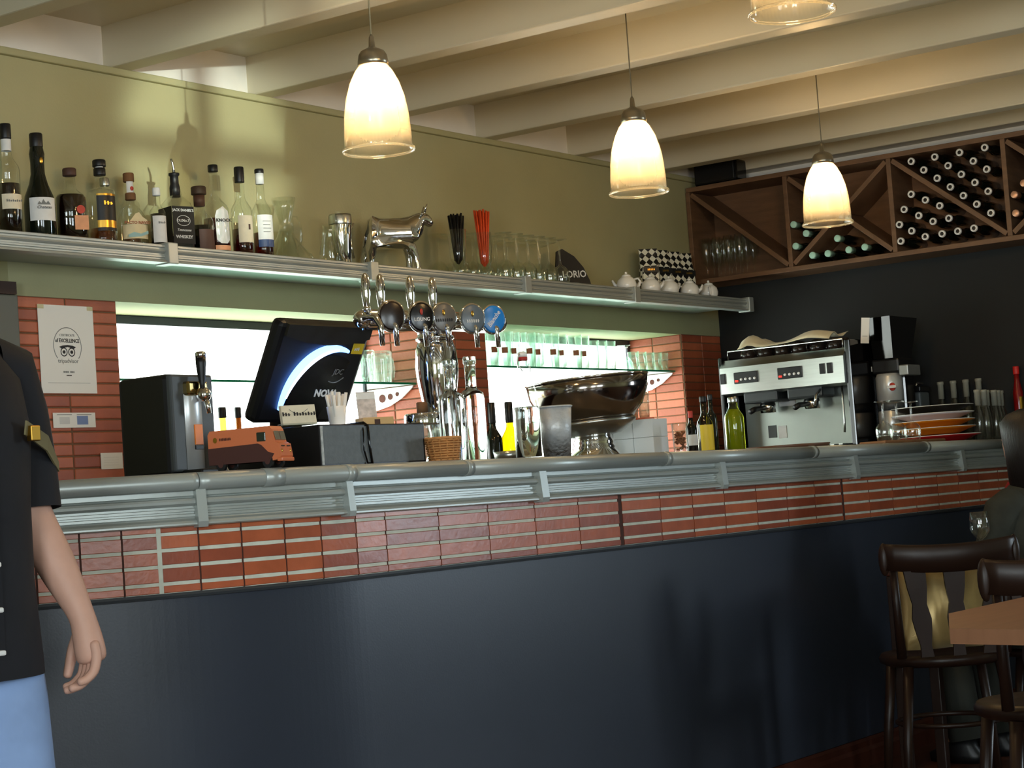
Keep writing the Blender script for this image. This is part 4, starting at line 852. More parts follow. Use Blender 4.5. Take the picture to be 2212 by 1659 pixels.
for i, x in enumerate((-.30, -.235, -.10, .005, .145, .25)):
    z = .418+.01*(x+.28)/.64
    v = MB().tube([(x, -.02, z), (x, -.060, z-.004), (x, -.075, z-.03), (x, -.077, z-.085)], [.012, .012, .009, .007], 12).build('tap', CHROME, t)
    if i < 4:
        MB().lathe([(.006, .02), (.009, .03), (.013, .06), (.014, .085), (.010, .115), (.004, .122)], 14, T(x, -.03, z)).build('tap_handle', CHROME, v)
        MB().ell((x, -.03, z+.022), .012, .012, .012).build('knuckle', CHROME, v)
    if i:
        M_ = T(x, -.062, z, PI/2, 0, RB*0) ; MB().lathe([(.041, -.012), (.046, -.006), (.0465, .0), (.043, .004)], 32, T(x-.006, -.068, z, 0, 0, RB) @ Matrix.Rotation(PI/2, 4, 'X'), sx=.86).build('badge_rim', CHROME, v)
        bd = MB().lathe([(.041, .001), (.041, .0055), (.036, .0068), (0, .0072)], 32, T(x-.006, -.068, z, 0, 0, RB) @ Matrix.Rotation(PI/2, 4, 'X'), sx=.86).build('badge', bcol[i], v)
        nx, ny = math.sin(RB), -math.cos(RB)
        def bp(dx, dz, o=.0085): return (x-.006+dx*math.cos(RB)+nx*o, -.068+dx*math.sin(RB)+ny*o, z+dz)
        if txts[i]: text(txts[i], .0145 if i != 5 else .02, m=WHITEL if i != 3 else INK, parent=bd, loc=bp(0, -.008 if i != 5 else 0), rot=(PI/2, 0 if i != 5 else -.9, RB), shear=0 if i != 5 else .3, sx=.9, bold=.0003)
        if i in (2, 3, 4): MB().ell(bp(0, .014, .007), .007, .003, .009, 10, 8).build('emblem', GOLD if i != 2 else REDL, bd)
# ------------------------------------------------------------------ coffee machine on the end counter
ZE = 1.1595
cm = thing('coffee_machine', 'two-group steel espresso machine with a cloth on top', 'coffee machine', (7.6, 3.88, ZE))
# local: -x faces the barista, y along the wall
MB().bbox(0.02, .50, -.30, .30, .30, .43, .02).build('upper_housing', STEEL, cm)
fp = MB().prism([(-.02, .285), (.04, .275), (.06, .425), (.02, .435), (-.02, .40)], -.30, .30).build('control_panel', STEEL, cm, label='slanted steel control panel')
for y in (.17, -.045):
    k = MB().bbox(-.030, -.018, y-.058, y+.058, .325, .375, .003).build('keypad', BLACKP, fp)
    MB().bbox(-.034, -.029, y+.036, y+.050, .333, .341, .001).build('red_light', mat('red_led', (230, 40, 30), .4, emit=1.5), k)
    kb = MB()
    for i in range(4): kb = MB().ell((-.031, y+.02-.022*i, .343), .004, .007, .006, 8, 6).build('button', WHITEP, k)
for y in (.285, -.20, -.235): MB().bbox(-.028, -.018, y-.012, y+.012, .33, .375, .002).build('switch', BLACKP, fp)
MB().bbox(.16, .18, -.285, .285, .02, .30, .003).build('splash_panel', mat('dull_steel', (150, 156, 150), .35, metal=.85, var=.05), cm)
MB().bbox(.18, .50, -.28, .28, .02, .31, .004).build('boiler_case', STEEL, cm)
MB().bbox(.0, .52, -.325, -.298, .0, .47, .006).build('side_panel', BLACKG, cm, label='glossy black side panel'); MB().bbox(.0, .52, .298, .318, .0, .45, .006).build('side_panel', BLACKG, cm)
bdg = MB().bbox(.20, .30, -.3275, -.325, .33, .352, .001).build('logo_plate', WHITEP, cm); MB().box(.235, .265, -.3285, -.3275, .318, .364).build('logo_cross', REDL, bdg)
for y in (.13, -.085):
    g = MB().bbox(.02, .15, y-.085, y+.085, .235, .292, .01).build('group_head', mat('group_dark', (44, 48, 50), .4), cm)
    MB().lathe([(.035, 0), (.037, .03), (.03, .05)], 20, T(.085, y, .19)).build('portafilter', CHROME, g)
    MB().tube([(.06, y, .212), (-.06, y-.01, .205), (-.10, y-.012, .195)], [.010, .012, .013], 10).build('filter_handle', BLACKP, g)
MB().tube([(.06, -.245, .28), (.05, -.25, .22), (.045, -.252, .12), (.042, -.25, .075)], .005, 8).build('steam_wand', STEEL, cm)
MB().tube([(.03, -.16, .27), (-.02, -.16, .24), (-.03, -.155, .20)], .007, 8).build('steam_lever', CHROME, cm)
MB().bbox(-.06, .18, -.30, .30, .0, .022, .004).build('drip_tray', BLACKP, cm)
for i in range(14): MB().box(-.05, .15, -.28+.04*i, -.262+.04*i, .022, .026).build('grill_bar', STEEL, cm)
MB().box(.157, .1605, .03, .11, .215, .238).build('white_sticker', WHITEL, cm); MB().box(.157, .1605, .135, .175, .08, .135).build('plate_sticker', GREYP, cm); MB().box(.157, .1605, .085, .125, .075, .13).build('white_sticker', WHITEL, cm)
rl = MB(); MB().tube([(.03, -.28, .43), (.03, -.28, .475), (.03, .28, .475), (.03, .28, .43)], .004, 6).build('cup_rail', CHROME, cm)
# cups on top of the machine
DKC = mat('dark_cup', (40, 32, 28), .15)
cp = thing('coffee_cup', 'dark upturned coffee cup on top of the espresso machine', 'coffee cup', (7.68, 3.66, 1.590), group='cups on the espresso machine')
MB().lathe([(.036, 0), (.034, .03), (.024, .055), (.020, .058)], 18).build('cup', DKC, cp); MB().tube([(.034, 0, .012), (.05, 0, .015), (.05, 0, .038), (.029, 0, .044)], .004, 6).build('handle', DKC, cp)
for i in range(6):
    for j in range(2):
        if i or j: dup(cp, (7.68+.09*j, 3.66+.085*i, 1.590), random.uniform(0, 6))
# cream cloth lying over the cups
CL = mat('cream_cloth', (216, 204, 170), .85, var=.06, scale=30, sheen=.2)
mb = MB(); nu_, nv = 22, 12; vs_ = []
for i in range(nu_+1):
    for j in range(nv+1):
        u, v = i/nu_, j/nv
        y = 4.10-.46*u; x = 7.61+.20*v+.03*math.sin(u*5); z = 1.664+.014*math.sin(u*9+v*3)+.010*math.sin(v*8)+.022*(u-.5)+.03*math.exp(-((u-.08)/.1)**2)-.055*max(0, .35-v)*(1.2+math.sin(u*7+1))
        vs_.append((x, y, max(z, 1.6545-.05*max(0, .3-v))))
o = mb.add(vs_, [(i*(nv+1)+j, (i+1)*(nv+1)+j, (i+1)*(nv+1)+j+1, i*(nv+1)+j+1) for i in range(nu_) for j in range(nv)], True).build('bar_cloth', CL)
md = o.modifiers.new('thick', 'SOLIDIFY'); md.thickness = .003; tag(o, 'crumpled cream cloth lying over the cups on the espresso machine', 'cloth')
# grinder with hopper
gr = thing('coffee_grinder', 'steel coffee grinder with smoky hopper beside the espresso machine', 'coffee grinder', (7.83, 3.486, ZT+.0005))
MB().bbox(-.06, .15, -.05, .05, 0, .05, .01).build('base', BLACKP, gr)
MB().lathe([(.050, .05), (.057, .06), (.057, .15), (.055, .152), (.055, .20), (.057, .202), (.057, .30), (.050, .315)], 28, T(-.01, 0, 0)).build('drum', mat('satin_silver'), gr)
MB().lathe([(.0565, .155), (.0565, .197)], 28, T(-.01, 0, 0)).build('dark_band', GREYP, gr)
lg = MB().ell((-.062, -.036, .255), .006, .016, .018, 10, 8).build('badge', REDL, gr); MB().bbox(-.074, -.062, -.058, -.016, .249, .261, .001).build('badge_bar', WHITEP, lg)
MB().bbox(.05, .15, -.05, .05, .05, .36, .012).build('motor_case', BLACKG, gr)
MB().bbox(-.04, .12, -.065, .065, .315, .38, .01).build('throat', BLACKP, gr)
mb = MB(); mb.add([(-.05, -.045, .38), (.14, -.045, .38), (.14, .045, .38), (-.05, .045, .38), (-.07, -.053, .56), (.22, -.053, .56), (.22, .053, .56), (-.07, .053, .56)], [(0, 1, 5, 4), (1, 2, 6, 5), (2, 3, 7, 6), (3, 0, 4, 7), (4, 5, 6, 7)]).build('hopper', clear('smoky_plastic', (66, 66, 68), .08), gr)
MB().bbox(-.052, .08, -.11, -.066, .30, .345, .004).build('dosing_box', mat('pale_grey_metal', (150, 152, 150), .35, metal=.5), gr)
o = MB().box(-.001, .001, -.019, .019, 0, .11).build('white_card', PAPER, None, (7.70, 3.53, 1.6085), (.12, 0, 0)); tag(o, 'white card standing upright by the grinder hopper', 'card')
MB().box(-.0016, -.0008, -.012, .012, .03, .032).build('print', INKG, o)
# grey canister
t = thing('knock_box', 'grey square canister with a chrome spigot on its lid', 'canister', (8.11, 3.50, ZT+.0005), .0)
MB().bbox(-.05, .05, -.05, .05, 0, .235, .008).build('body', mat('grey_canister', (84, 90, 92), .5), t); MB().bbox(-.053, .053, -.053, .053, .235, .262, .006).build('lid', BLACKP, t); MB().tube([(-.05, -.03, .262), (-.03, -.03, .275), (.03, -.03, .272)], .006, 8).build('spigot', CHROME, t)
# plates
PC = [('red', (196, 30, 36), .04, 0, 'red serving plate at the bottom of the stack'), ('orange', (232, 150, 40), 0, .034, 'orange plate lying on the red plate'), ('amber', (226, 142, 36), -.004, .064, 'second orange plate of the stack, under the white one'), ('white', (226, 228, 236), -.006, .094, 'white plate between orange and black plates'), ('black', (34, 28, 24), -.008, .124, 'black plate on top of the stack')]
for nm, c, dx, z, lab in PC:
    t = thing('dinner_plate', lab, 'plate', (7.735+dx*.5, 3.260-dx*.3, ZT+.0005+z), group='stacked plates')
    MB().lathe([(.10, 0), (.105, .003), (.150, .019), (.170, .025), (.171, .0275), (.169, .0285), (.150, .022), (.10, .006), (0, .006)], 40).build('plate', mat('plate_'+nm, c, .2), t)
    MB().tube([(.171*math.cos(2*PI*i/44), .171*math.sin(2*PI*i/44), .0278) for i in range(44)], .0015, 5, closed=True).build('pale_rim', PORC, t)
# upturned wine glasses, board, tray
ug = thing('wine_glass', 'upturned wine glass on the brown board, farthest from the plates', 'wine glass', (7.06, 3.185, ZT+.0135), group='upturned glasses by the plates')
stem_glass(ug, .034, .075, .08, .032, M=T(z=.1555, rx=PI)); dup(ug, (7.19, 3.185, ZT+.0135), label='upturned wine glass on the brown board, middle of three'); dup(ug, (7.33, 3.185, ZT+.0135), label='upturned wine glass on the brown board, next to the plates')
o = MB().bbox(6.93, 7.52, 3.125, 3.235, ZT+.0005, ZT+.0125, .004).build('wooden_board', mat('board_wood', (140, 100, 66), .5, var=.15, scale=8)); tag(o, 'thin brown wooden board under the upturned wine glasses', 'board')
t = thing('round_tray', 'round brown tray lying on the bar before the espresso machine', 'tray', (6.55, 3.36, ZT+.0005)); MB().openlathe([(.001, .003), (.16, .003), (.17, .016), (.168, .016), (.155, .007), (.001, .007)], 36).build('tray', mat('brown_tray', (112, 78, 58), .4, var=.2), t)
o = MB().bbox(6.50, 6.86, 3.56, 3.66, ZT+.0005, ZT+.0145, .004).build('bar_mat', BLACKP); tag(o, 'black rubber bar mat along the back edge of the bar', 'bar mat')
# clear bottles in the corner
cb = thing('clear_bottle', 'empty clear bottle in the corner behind the plates', 'bottle', (8.22, 3.42, ZT+.0005), group='empty clear bottles by the end wall')
FB = clear('frosty_bottle', (214, 216, 206), .1, mixdiff=.05)
MB().lathe([(.024, 0), (.026, .004), (.026, .14), (.022, .165), (.013, .195), (.0125, .262), (.0145, .264), (.0145, .274)], 16).build('glass', FB, cb); MB().lathe([(.0133, .20), (.0133, .262), (.0152, .265), (.0152, .276), (.012, .277)], 16).build('neck_foil', mat('neck_foil', (150, 150, 138), .4), cb)
for x, y in ((8.225, 3.362), (8.23, 3.305), (8.235, 3.248)): dup(cb, (x, y, ZT+.0005))
sb = thing('clear_bottle', 'shorter empty clear bottle at the bar end next to the plates', 'bottle', (7.88, 3.118, ZT+.0005), group='short clear bottles at the bar end')
MB().lathe([(.022, 0), (.024, .004), (.024, .09), (.020, .115), (.0125, .14), (.012, .200), (.0135, .202), (.0135, .21)], 16).build('glass', FB, sb); MB().lathe([(.0128, .145), (.0128, .20), (.0142, .202), (.0142, .212), (.011, .213)], 16).build('neck_foil', mat('neck_foil'), sb)
for x, y in ((7.955, 3.118), (8.015, 3.13), (8.08, 3.122), (8.145, 3.13), (8.205, 3.14), (8.10, 3.185), (8.16, 3.195)): dup(sb, (x, y, ZT+.0005))
t = thing('red_bottle', 'slim red bottle with red cap against the black wall', 'bottle', (8.272, 3.085, ZT+.0005)); MB().lathe([(.020, 0), (.022, .004), (.022, .2), (.012, .25), (.011, .29)], 16).build('glass', mat('red_glass', (130, 16, 18), .15), t); cap(t, .014, .28, .315, mat('red_cap', (210, 40, 36), .4)); arc(.0225, .12, .18, 1.0).build('label', GOLD, t)
# ------------------------------------------------------------------ chairs, tables
DW = mat('dark_chair_wood', (40, 25, 18), .38, var=.2, scale=6, spec=.35)
def chair(label, loc, rz):
    t = thing('dining_chair', label, 'chair', loc, rz, None)
    # local: back along x at y=0, seat towards +y
    st_ = [(-.205+.41*i/14) for i in range(15)]; cv = lambda x: -.045*(1-(x/.205)**2)
    mb = MB(); vs_ = []
    for x in st_:
        y = cv(x); zt = .812+.012*(x/.205)**2; zb = .725+.016*(x/.205)**2
        vs_ += [(x, y-.012, zb), (x, y+.012, zb), (x, y+.013, zt-.01), (x, y+.004, zt), (x, y-.006, zt), (x, y-.013, zt-.01)]
    fs_ = [(i*6+k, i*6+(k+1) % 6, (i+1)*6+(k+1) % 6, (i+1)*6+k) for i in range(14) for k in range(6)]+[tuple(range(6)), tuple(range(84, 90))]
    MB().add(vs_, fs_, True).build('top_rail', DW, t)
    for s_ in (-1, 1): MB().ell((s_*.205, 0, .775), .018, .017, .052, 12, 10).build('rail_end', DW, t)
    for x in (-.12, 0, .12):
        pts = [(.034, .735), (.030, .68), (.022, .63), (.030, .585), (.026, .55), (.017, .50), (.020, .465)]
        poly = [(x*(.8+.2*(z-.46)/.27)+w, z) for w, z in pts]+[(x*(.8+.2*(z-.46)/.27)-w, z) for w, z in reversed(pts)]
        M_ = Matrix(((1, 0, 0, 0), (0, 1, -.05, cv(x)*.9+.06-.028), (0, 0, 1, 0), (0, 0, 0, 1)))
        MB().prism(poly, -.007, .007, M_).build('back_splat', DW, t)
    for s_ in (-1, 1): MB().tube([(s_*.175, .02, .755), (s_*.172, .025, .62), (s_*.165, .045, .46)], [.013, .014, .016], 8).build('back_post', DW, t)
    MB().lathe([(.0, .425), (.185, .425), (.205, .435), (.208, .45), (.200, .462), (.12, .458), (0, .455)], 36, T(0, .20, 0)).build('seat', DW, t)
    for sx_, sy_ in ((-1, .06), (1, .06), (-1, .34), (1, .34)):
        dx = .03*sx_; dy = -.05 if sy_ < .1 else .03; MB().tube([(sx_*.145, sy_, .43), (sx_*.155+dx*.5, sy_+dy*.5, .2), (sx_*.155+dx, sy_+dy, 0)], [.017, .016, .012], 10).build('leg', DW, t)
    MB().tube([(.165*math.cos(2*PI*i/28), .20+.165*math.sin(2*PI*i/28), .24) for i in range(28)], .008, 6, closed=True).build('stretcher_ring', DW, t)
    return t
chair('dark wooden chair with a satin cushion, back towards the window side', (5.782, 2.424, 0), math.radians(-55))
chair('dark wooden chair beyond the brown table, with a shiny top rail', (4.535, 1.60, 0), math.radians(-55))
# satin cushion standing on the first chair
SAT = mat('satin', (176, 150, 96), .28, metal=.35, var=.25, scale=5, sheen=.4)
mb = MB(); nu_ = 18; vs_ = []; fs_ = []
for side_ in (-1, 1):
    for i in range(nu_+1):
        for j in range(nu_+1):
            u, v = -1+2*i/nu_, -1+2*j/nu_; pin = 1-.10*(u*u*(1-v*v)*.0+ (1-abs(u))*abs(v)**3*.8+(1-abs(v))*abs(u)**3*.8)
            th = .055*(max(0, 1-u*u)**.5)*(max(0, 1-v*v)**.5)**1+.004*math.sin(7*u+3*v)*(1-u*u)*(1-v*v)
            vs_.append((.165*u*pin, side_*th, .150*v*pin+.012*u*u))
n2_ = (nu_+1)**2
for s_ in range(2):
    for i in range(nu_):
        for j in range(nu_): a = s_*n2_+i*(nu_+1)+j; fs_.append((a, a+1, a+nu_+2, a+nu_+1))
o = mb.add(vs_, fs_, True).build('cushion', SAT, None, (5.782+.115*.82, 2.424+.115*.574, .617), (-.16, 0, math.radians(-55))); tag(o, 'gold and silver satin cushion leaning in the dark wooden chair', 'cushion')
# brown table with clipped corner
TBW = mat('brown_table', (148, 104, 76), .45, var=.08, scale=5, stretch=(1, 8, 1))
t = thing('dining_table', 'brown wooden table with a clipped corner near the shiny chair', 'table', (0, 0, 0))
top = [(3.751, 1.584), (4.20, 1.577), (4.20, .86), (3.50, .86), (3.337, 1.05), (3.337, 1.27), (3.39, 1.433)]
MB().add([(x, y, .722) for x, y in top]+[(x, y, .75) for x, y in top], [tuple(reversed(range(7))), tuple(range(7, 14))]+[(i, (i+1) % 7, (i+1) % 7+7, i+7) for i in range(7)]).build('table_top', TBW, t)
MB().lathe([(.26, 0), (.26, .02), (.05, .05), (.04, .12), (.04, .68), (.09, .722)], 28, T(3.85, 1.22, 0)).build('pedestal', DW, t)
t = thing('dining_table', 'dark table carrying a single wine glass beyond the cushioned chair', 'table', (6.22, 2.43, 0))
MB().bbox(-.17, .16, -.34, .34, .70, .725, .006).build('table_top', MAHOG, t)
for lx, ly in ((-.15, -.32), (.14, -.32), (-.15, .32), (.14, .32)): MB().bbox(lx-.018, lx+.018, ly-.018, ly+.018, 0, .70, .003).build('leg', DW, t)
t = thing('wine_glass', 'upright empty wine glass on the dark table', 'wine glass', (6.316, 2.53, .7255)); stem_glass(t, .034, .095, .072, .033)
# ------------------------------------------------------------------ people
SKIN = mat('skin', (206, 160, 140), .55, var=.04, scale=30); HAIRD = mat('dark_hair', (26, 20, 18), .5, bump=.4, bscale=200, stretch=(1, 1, .1))
SHIRT = mat('navy_shirt', (16, 17, 24), .8, var=.15, scale=12, bump=.25, bscale=25); JEAN = mat('pale_jeans', (138, 164, 208), .85, var=.10, scale=9, bump=.4, bscale=14)
def loft(mb, secs, n=24, cap=True):
    """elliptical sections (cx, cy, z, rx, ry), rounded"""
    vs_ = []; fs_ = []
    for cx, cy_, z, rx, ry in secs:
        for k in range(n): a = 2*PI*k/n; vs_.append((cx+rx*math.copysign(abs(math.cos(a))**.85, math.cos(a)), cy_+ry*math.copysign(abs(math.sin(a))**.85, math.sin(a)), z))
    for i in range(len(secs)-1):
        for k in range(n): k2 = (k+1) % n; fs_.append((i*n+k, i*n+k2, (i+1)*n+k2, (i+1)*n+k))
    if cap: fs_ += [tuple(reversed(range(n))), tuple((len(secs)-1)*n+k for k in range(n))]
    return mb.add(vs_, fs_, True)
def join(objs, name):
    """merge meshes of a few objects into one continuous-looking mesh object"""
    bm = bmesh.new()
    for o_ in objs:
        me = o_.data.copy(); me.transform(o_.matrix_basis); bm.from_mesh(me)
    me = bpy.data.meshes.new(name); bm.to_mesh(me); bm.free(); me.polygons.foreach_set('use_smooth', [True]*len(me.polygons)); me.materials.append(objs[0].data.materials[0]); par = objs[0].parent
    for o_ in objs: bpy.data.objects.remove(o_)
    return obj(name, me, None, par)
def head(t, c, rz, hairm, long_hair=False, up=1.0):
    """head with face, ears; returns the mesh object (skin) and builds hair as a part"""
    M_ = T(c[0], c[1], c[2], 0, 0, rz)
    mb = MB(); loft(mb, [(0, .0, -.115, .030, .030), (0, -.012, -.105, .046, .050), (0, -.010, -.08, .058, .070), (0, -.004, -.04, .068, .086), (0, 0, 0, .074, .094), (0, .004, .04, .075, .096), (0, .008, .075, .066, .086), (0, .01, .10, .045, .06), (0, .01, .112, .015, .02)], 24)
    mb.ell((0, -.098, -.022), .013, .018, .016, 10, 8); mb.tube([(0, -.088, .015), (0, -.098, -.01)], [.007, .011], 8)
    for s_ in (-1, 1): mb.ell((s_*.074, .01, -.012), .010, .018, .030, 10, 8); mb.ell((s_*.03, -.078, .018), .016, .014, .008, 10, 6)
    mb.ell((0, -.083, -.062), .022, .010, .006, 10, 6); mb.ell((0, -.082, -.070), .020, .010, .006, 10, 6)
    mb.v = [tuple(M_ @ Vector(p_)) for p_ in mb.v]
    h_ = mb.build('head', SKIN, t)
    for s_ in (-1, 1): MB().ell((s_*.03, -.088, .008), .010, .006, .006, 10, 6, M_).build('eye', mat('eye', (40, 34, 30), .2), h_)
    hb = MB(); kx = 1.14 if long_hair else 1; loft(hb, [(a_, b_, c_, d_*kx, e_*(1.05 if long_hair else 1)) for a_, b_, c_, d_, e_ in [(0, .02, -.06 if not long_hair else -.20, .074, .075), (0, .022, -.02, .083, .086), (0, .018, .03, .086, .092), (0, .010, .075, .078, .096), (0, .008, .105, .055, .072), (0, .01, .122, .02, .03)]], 24)
    hb.v = [tuple(M_ @ Vector(p_)) for p_ in hb.v]; hb.build('hair', hairm, t)
    return h_
man = thing('person', 'man in a dark short-sleeved shirt and pale jeans walking past the bar', 'person', (2.425, 3.05, 0))
# body: one skinned figure (front is -y, his left is +x)
V = [(0, 0, .92), (0, .01, 1.08), (0, .01, 1.26), (0, .015, 1.42), (0, .01, 1.50),
     (.155, .01, 1.375), (.200, .02, 1.25), (.205, .00, 1.10), (.232, -.055, .97), (.248, -.10, .872),
     (-.155, .01, 1.375), (-.205, .03, 1.25), (-.225, .05, 1.10), (-.24, .02, .97), (-.25, -.01, .872),
     (.095, 0, .86), (.10, -.05, .50), (.10, .0, .10), (.105, -.14, .04), (-.095, 0, .86), (-.10, .06, .50), (-.10, .16, .12), (-.10, .05, .04), (.251, -.105, .838), (.2555, -.1095, .795), (-.251, -.014, .838), (-.252, -.016, .795), (.257, -.111, .777), (-.2525, -.017, .777)]
E_ = [(9, 23), (23, 24), (24, 27), (14, 25), (25, 26), (26, 28), (0, 1), (1, 2), (2, 3), (3, 4), (2, 5), (5, 6), (6, 7), (7, 8), (8, 9), (2, 10), (10, 11), (11, 12), (12, 13), (13, 14), (0, 15), (15, 16), (16, 17), (17, 18), (0, 19), (19, 20), (20, 21), (21, 22)]
R_ = [.11, .10, .11, .055, .05, .058, .050, .046, .042, .026, .058, .050, .044, .038, .026, .085, .058, .04, .035, .085, .058, .04, .035, .031, .034, .031, .034, .028, .028]
b1 = skin('body', V, E_, R_, 0, SKIN, 2, man)
def hand(wr, dirv, out, curl, thumb_side, parent):
    """relaxed hand: palm plus five skinned fingers; wr wrist, dirv pointing down the hand, out = towards the back of the hand"""
    d_ = Vector(dirv).normalized(); o_ = Vector(out); o_ = (o_-d_*o_.dot(d_)).normalized(); s_ = d_.cross(o_).normalized()*thumb_side; w_ = Vector(wr); parts = []
    # the palm belongs to the arm's own skin
    for k, (off, L) in enumerate(((.030, .082), (.011, .092), (-.009, .087), (-.028, .070))):
        base = w_+d_*.078+s_*off; a = curl*.55; p1 = base+(d_*math.cos(a)-o_*math.sin(a))*L*.42; a2 = a+curl*.8; p2 = p1+(d_*math.cos(a2)-o_*math.sin(a2))*L*.33; a3 = a2+curl*.7; p3 = p2+(d_*math.cos(a3)-o_*math.sin(a3))*L*.27
        parts.append(skin('f', [tuple(base-d_*.035), tuple(base), tuple(p1), tuple(p2), tuple(p3)], [(0, 1), (1, 2), (2, 3), (3, 4)], [.0115, .0118, .011, .010, .0088], 0, SKIN, 1, parent))
    tb = w_+d_*.025+s_*.032; q1 = tb+(d_*.8+s_*.5-o_*.35).normalized()*.042; q2 = q1+(d_*.95+s_*.05-o_*.4).normalized()*.034; q3 = q2+(d_*.9-s_*.2-o_*.5).normalized()*.024
    parts.append(skin('f', [tuple(tb-s_*.018), tuple(tb), tuple(q1), tuple(q2), tuple(q3)], [(0, 1), (1, 2), (2, 3), (3, 4)], [.016, .015, .0125, .0108, .009], 0, SKIN, 1, parent))
    return parts
hl = hand((.248, -.102, .868), (.10, -.10, -1), (.95, -.35, 0), .75, -1, man)
hr = hand((-.25, -.012, .868), (-.02, -.05, -1), (-1, 0, 0), .7, 1, man)
hd_ = head(man, (0, -.01, 1.60), 0, HAIRD)
eyes = list(hd_.children)
bd_ = join([b1]+hl+hr, 'body')
# shirt: torso and sleeves
mb = MB(); loft(mb, [(0, .01, .772, .188, .150), (0, .008, .80, .186, .148), (0, .006, .95, .176, .138), (0, .005, 1.10, .178, .135), (0, .005, 1.25, .190, .135), (0, .01, 1.35, .182, .118), (0, .012, 1.40, .150, .092), (0, .014, 1.44, .090, .070), (0, .014, 1.47, .062, .060)], 32, False)
mb.tube([(.11, .01, 1.375), (.165, .012, 1.365), (.196, .018, 1.28), (.208, .01, 1.18), (.208, 0, 1.09)], [.075, .078, .074, .070, .068], 18, cap=False)
mb.tube([(-.11, .01, 1.375), (-.165, .015, 1.365), (-.20, .028, 1.28), (-.215, .04, 1.18), (-.225, .05, 1.09)], [.075, .078, .074, .070, .068], 18, cap=False)
sh_ = mb.build('shirt', SHIRT, man, label='dark navy short-sleeved shirt')
for z in (1.33, 1.245, 1.16, 1.075, .99, .905, .825): MB().bbox(-.009, .011, -.150, -.130, z-.005, z+.005, .003).build('button', WHITEL, sh_)
MB().box(-.016, .018, -.139, -.128, .78, 1.40).build('placket', SHIRT, sh_)
kh = mat('khaki_tab', (120, 112, 78), .7); tb_ = MB().add([(.10, -.128, 1.235), (.19, -.085, 1.205), (.262, -.035, 1.165), (.262, -.035, 1.185), (.19, -.09, 1.235), (.10, -.134, 1.262)], [(0, 1, 4, 5), (1, 2, 3, 4)]).build('khaki_tab', kh, sh_); tb_.modifiers.new('t', 'SOLIDIFY').thickness = .004
MB().bbox(.108, .132, -.140, -.126, 1.222, 1.252, .002).build('gold_badge', GOLD, sh_)
# jeans
mb = MB(); loft(mb, [(0, .004, 1.0, .165, .125), (0, .004, .93, .172, .132), (0, .006, .86, .178, .140), (0, .006, .80, .172, .138)], 28)
mb.tube([(.088, .0, .86), (.094, -.02, .72), (.10, -.05, .50), (.10, -.01, .26), (.10, .0, .06)], [.098, .094, .080, .068, .066], 20); mb.tube([(-.088, .0, .86), (-.092, .03, .70), (-.10, .06, .50), (-.10, .11, .28), (-.10, .155, .09)], [.098, .092, .080, .068, .066], 20)
mb.build('jeans', JEAN, man, label='pale blue jeans')
for x, y, rz in ((.105, -.06, 0), (-.10, .09, 0)): sb_ = MB(); loft(sb_, [(x, y, 0, .046, .125), (x, y, .03, .050, .130), (x, y+.02, .06, .044, .10), (x, y+.05, .09, .040, .055)], 20); sb_.build('shoe', BLACKP, man)
# seated guest
wm = thing('person', 'seated dark-haired guest in a grey cardigan over red at the bar end', 'person', (6.62, 2.435, 0), math.radians(165))
CARDI = mat('grey_cardigan', (56, 58, 52), .9, var=.15, scale=20, bump=.4, bscale=60); REDT = mat('red_top', (150, 24, 32), .7); TROU = mat('grey_trousers', (50, 52, 46), .9, var=.1)
V = [(0, 0, .50), (0, -.01, .70), (0, -.02, .85), (0, -.025, .99), (0, -.03, 1.04), (.15, -.02, .90), (.19, -.06, .76), (.10, -.19, .635), (-.15, -.02, .90), (-.19, -.06, .76), (-.10, -.19, .635), (.09, -.12, .49), (.10, -.36, .49), (.10, -.31, .10), (.10, -.38, .05), (-.09, -.12, .49), (-.10, -.36, .49), (-.10, -.31, .10), (-.10, -.38, .05), (.085, -.245, .63), (-.085, -.245, .63)]
E_ = [(7, 19), (10, 20), (0, 1), (1, 2), (2, 3), (3, 4), (2, 5), (5, 6), (6, 7), (2, 8), (8, 9), (9, 10), (0, 11), (11, 12), (12, 13), (13, 14), (0, 15), (15, 16), (16, 17), (17, 18)]
R_ = [.12, .10, .10, .05, .048, .055, .045, .03, .055, .045, .03, .08, .06, .042, .036, .08, .06, .042, .036, .033, .033]
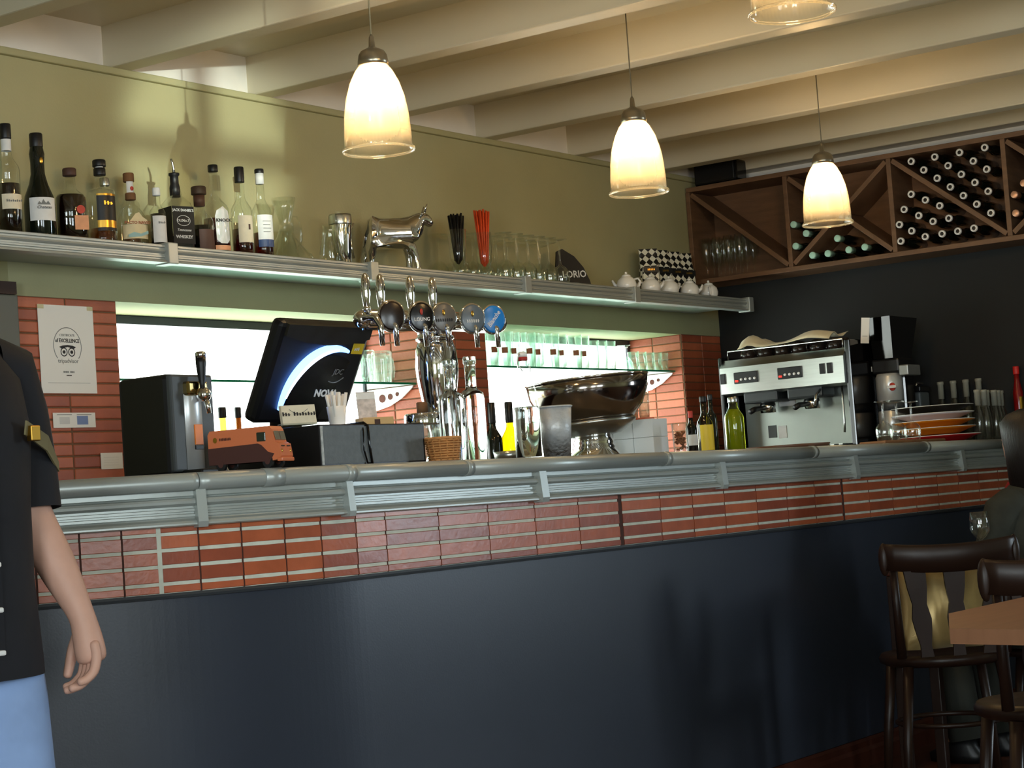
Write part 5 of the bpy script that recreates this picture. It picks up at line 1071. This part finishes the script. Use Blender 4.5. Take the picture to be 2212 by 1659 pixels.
b2 = skin('body', V, E_, R_, 0, SKIN, 2, wm)
h1 = hand((.10, -.195, .632), (-.3, -1, -.05), (0, 0, 1), .5, 1, wm); h2 = hand((-.10, -.195, .632), (.3, -1, -.05), (0, 0, 1), .5, -1, wm); join([b2]+h1+h2, 'body')
head(wm, (0, -.015, 1.115), -.2, HAIRD, True)
mb = MB(); loft(mb, [(0, 0, .47, .185, .15), (0, -.005, .60, .172, .135), (0, -.01, .75, .180, .13), (0, -.015, .88, .182, .115), (0, -.02, .94, .13, .085), (0, -.022, .975, .075, .065)], 28, False)
for s_ in (-1, 1): mb.tube([(s_*.11, -.02, .90), (s_*.16, -.025, .885), (s_*.195, -.06, .76), (s_*.125, -.15, .665)], [.07, .07, .06, .045], 16, cap=False)
ca = mb.build('cardigan', CARDI, wm); rt = MB(); loft(rt, [(0, -.04, .60, .11, .11), (0, -.045, .80, .12, .112), (0, -.045, .92, .10, .085), (0, -.035, .985, .062, .062)], 24, False); rt.build('red_top', REDT, wm)
mb = MB(); mb.tube([(.08, 0, .50), (.09, -.15, .50), (.10, -.33, .50), (.10, -.37, .46), (.10, -.31, .08)], [.10, .095, .08, .078, .062], 18); mb.tube([(-.08, 0, .50), (-.09, -.15, .50), (-.10, -.33, .50), (-.10, -.37, .46), (-.10, -.31, .08)], [.10, .095, .08, .078, .062], 18); mb.build('trousers', TROU, wm)
for s_ in (-1, 1): sb_ = MB(); loft(sb_, [(s_*.10, -.36, 0, .042, .11), (s_*.10, -.36, .03, .045, .115), (s_*.10, -.34, .06, .04, .07), (s_*.10, -.32, .085, .038, .045)], 18); sb_.build('shoe', BLACKP, wm)
t = thing('stool', 'plain dark stool under the seated guest', 'stool', (6.62, 2.435, 0)); MB().lathe([(0, .385), (.17, .385), (.18, .395), (.17, .405), (0, .405)], 28).build('seat', DW, t)
for k in range(4): a = PI/4+k*PI/2; MB().tube([(.11*math.cos(a), .11*math.sin(a), .385), (.16*math.cos(a), .16*math.sin(a), 0)], [.016, .013], 8).build('leg', DW, t)
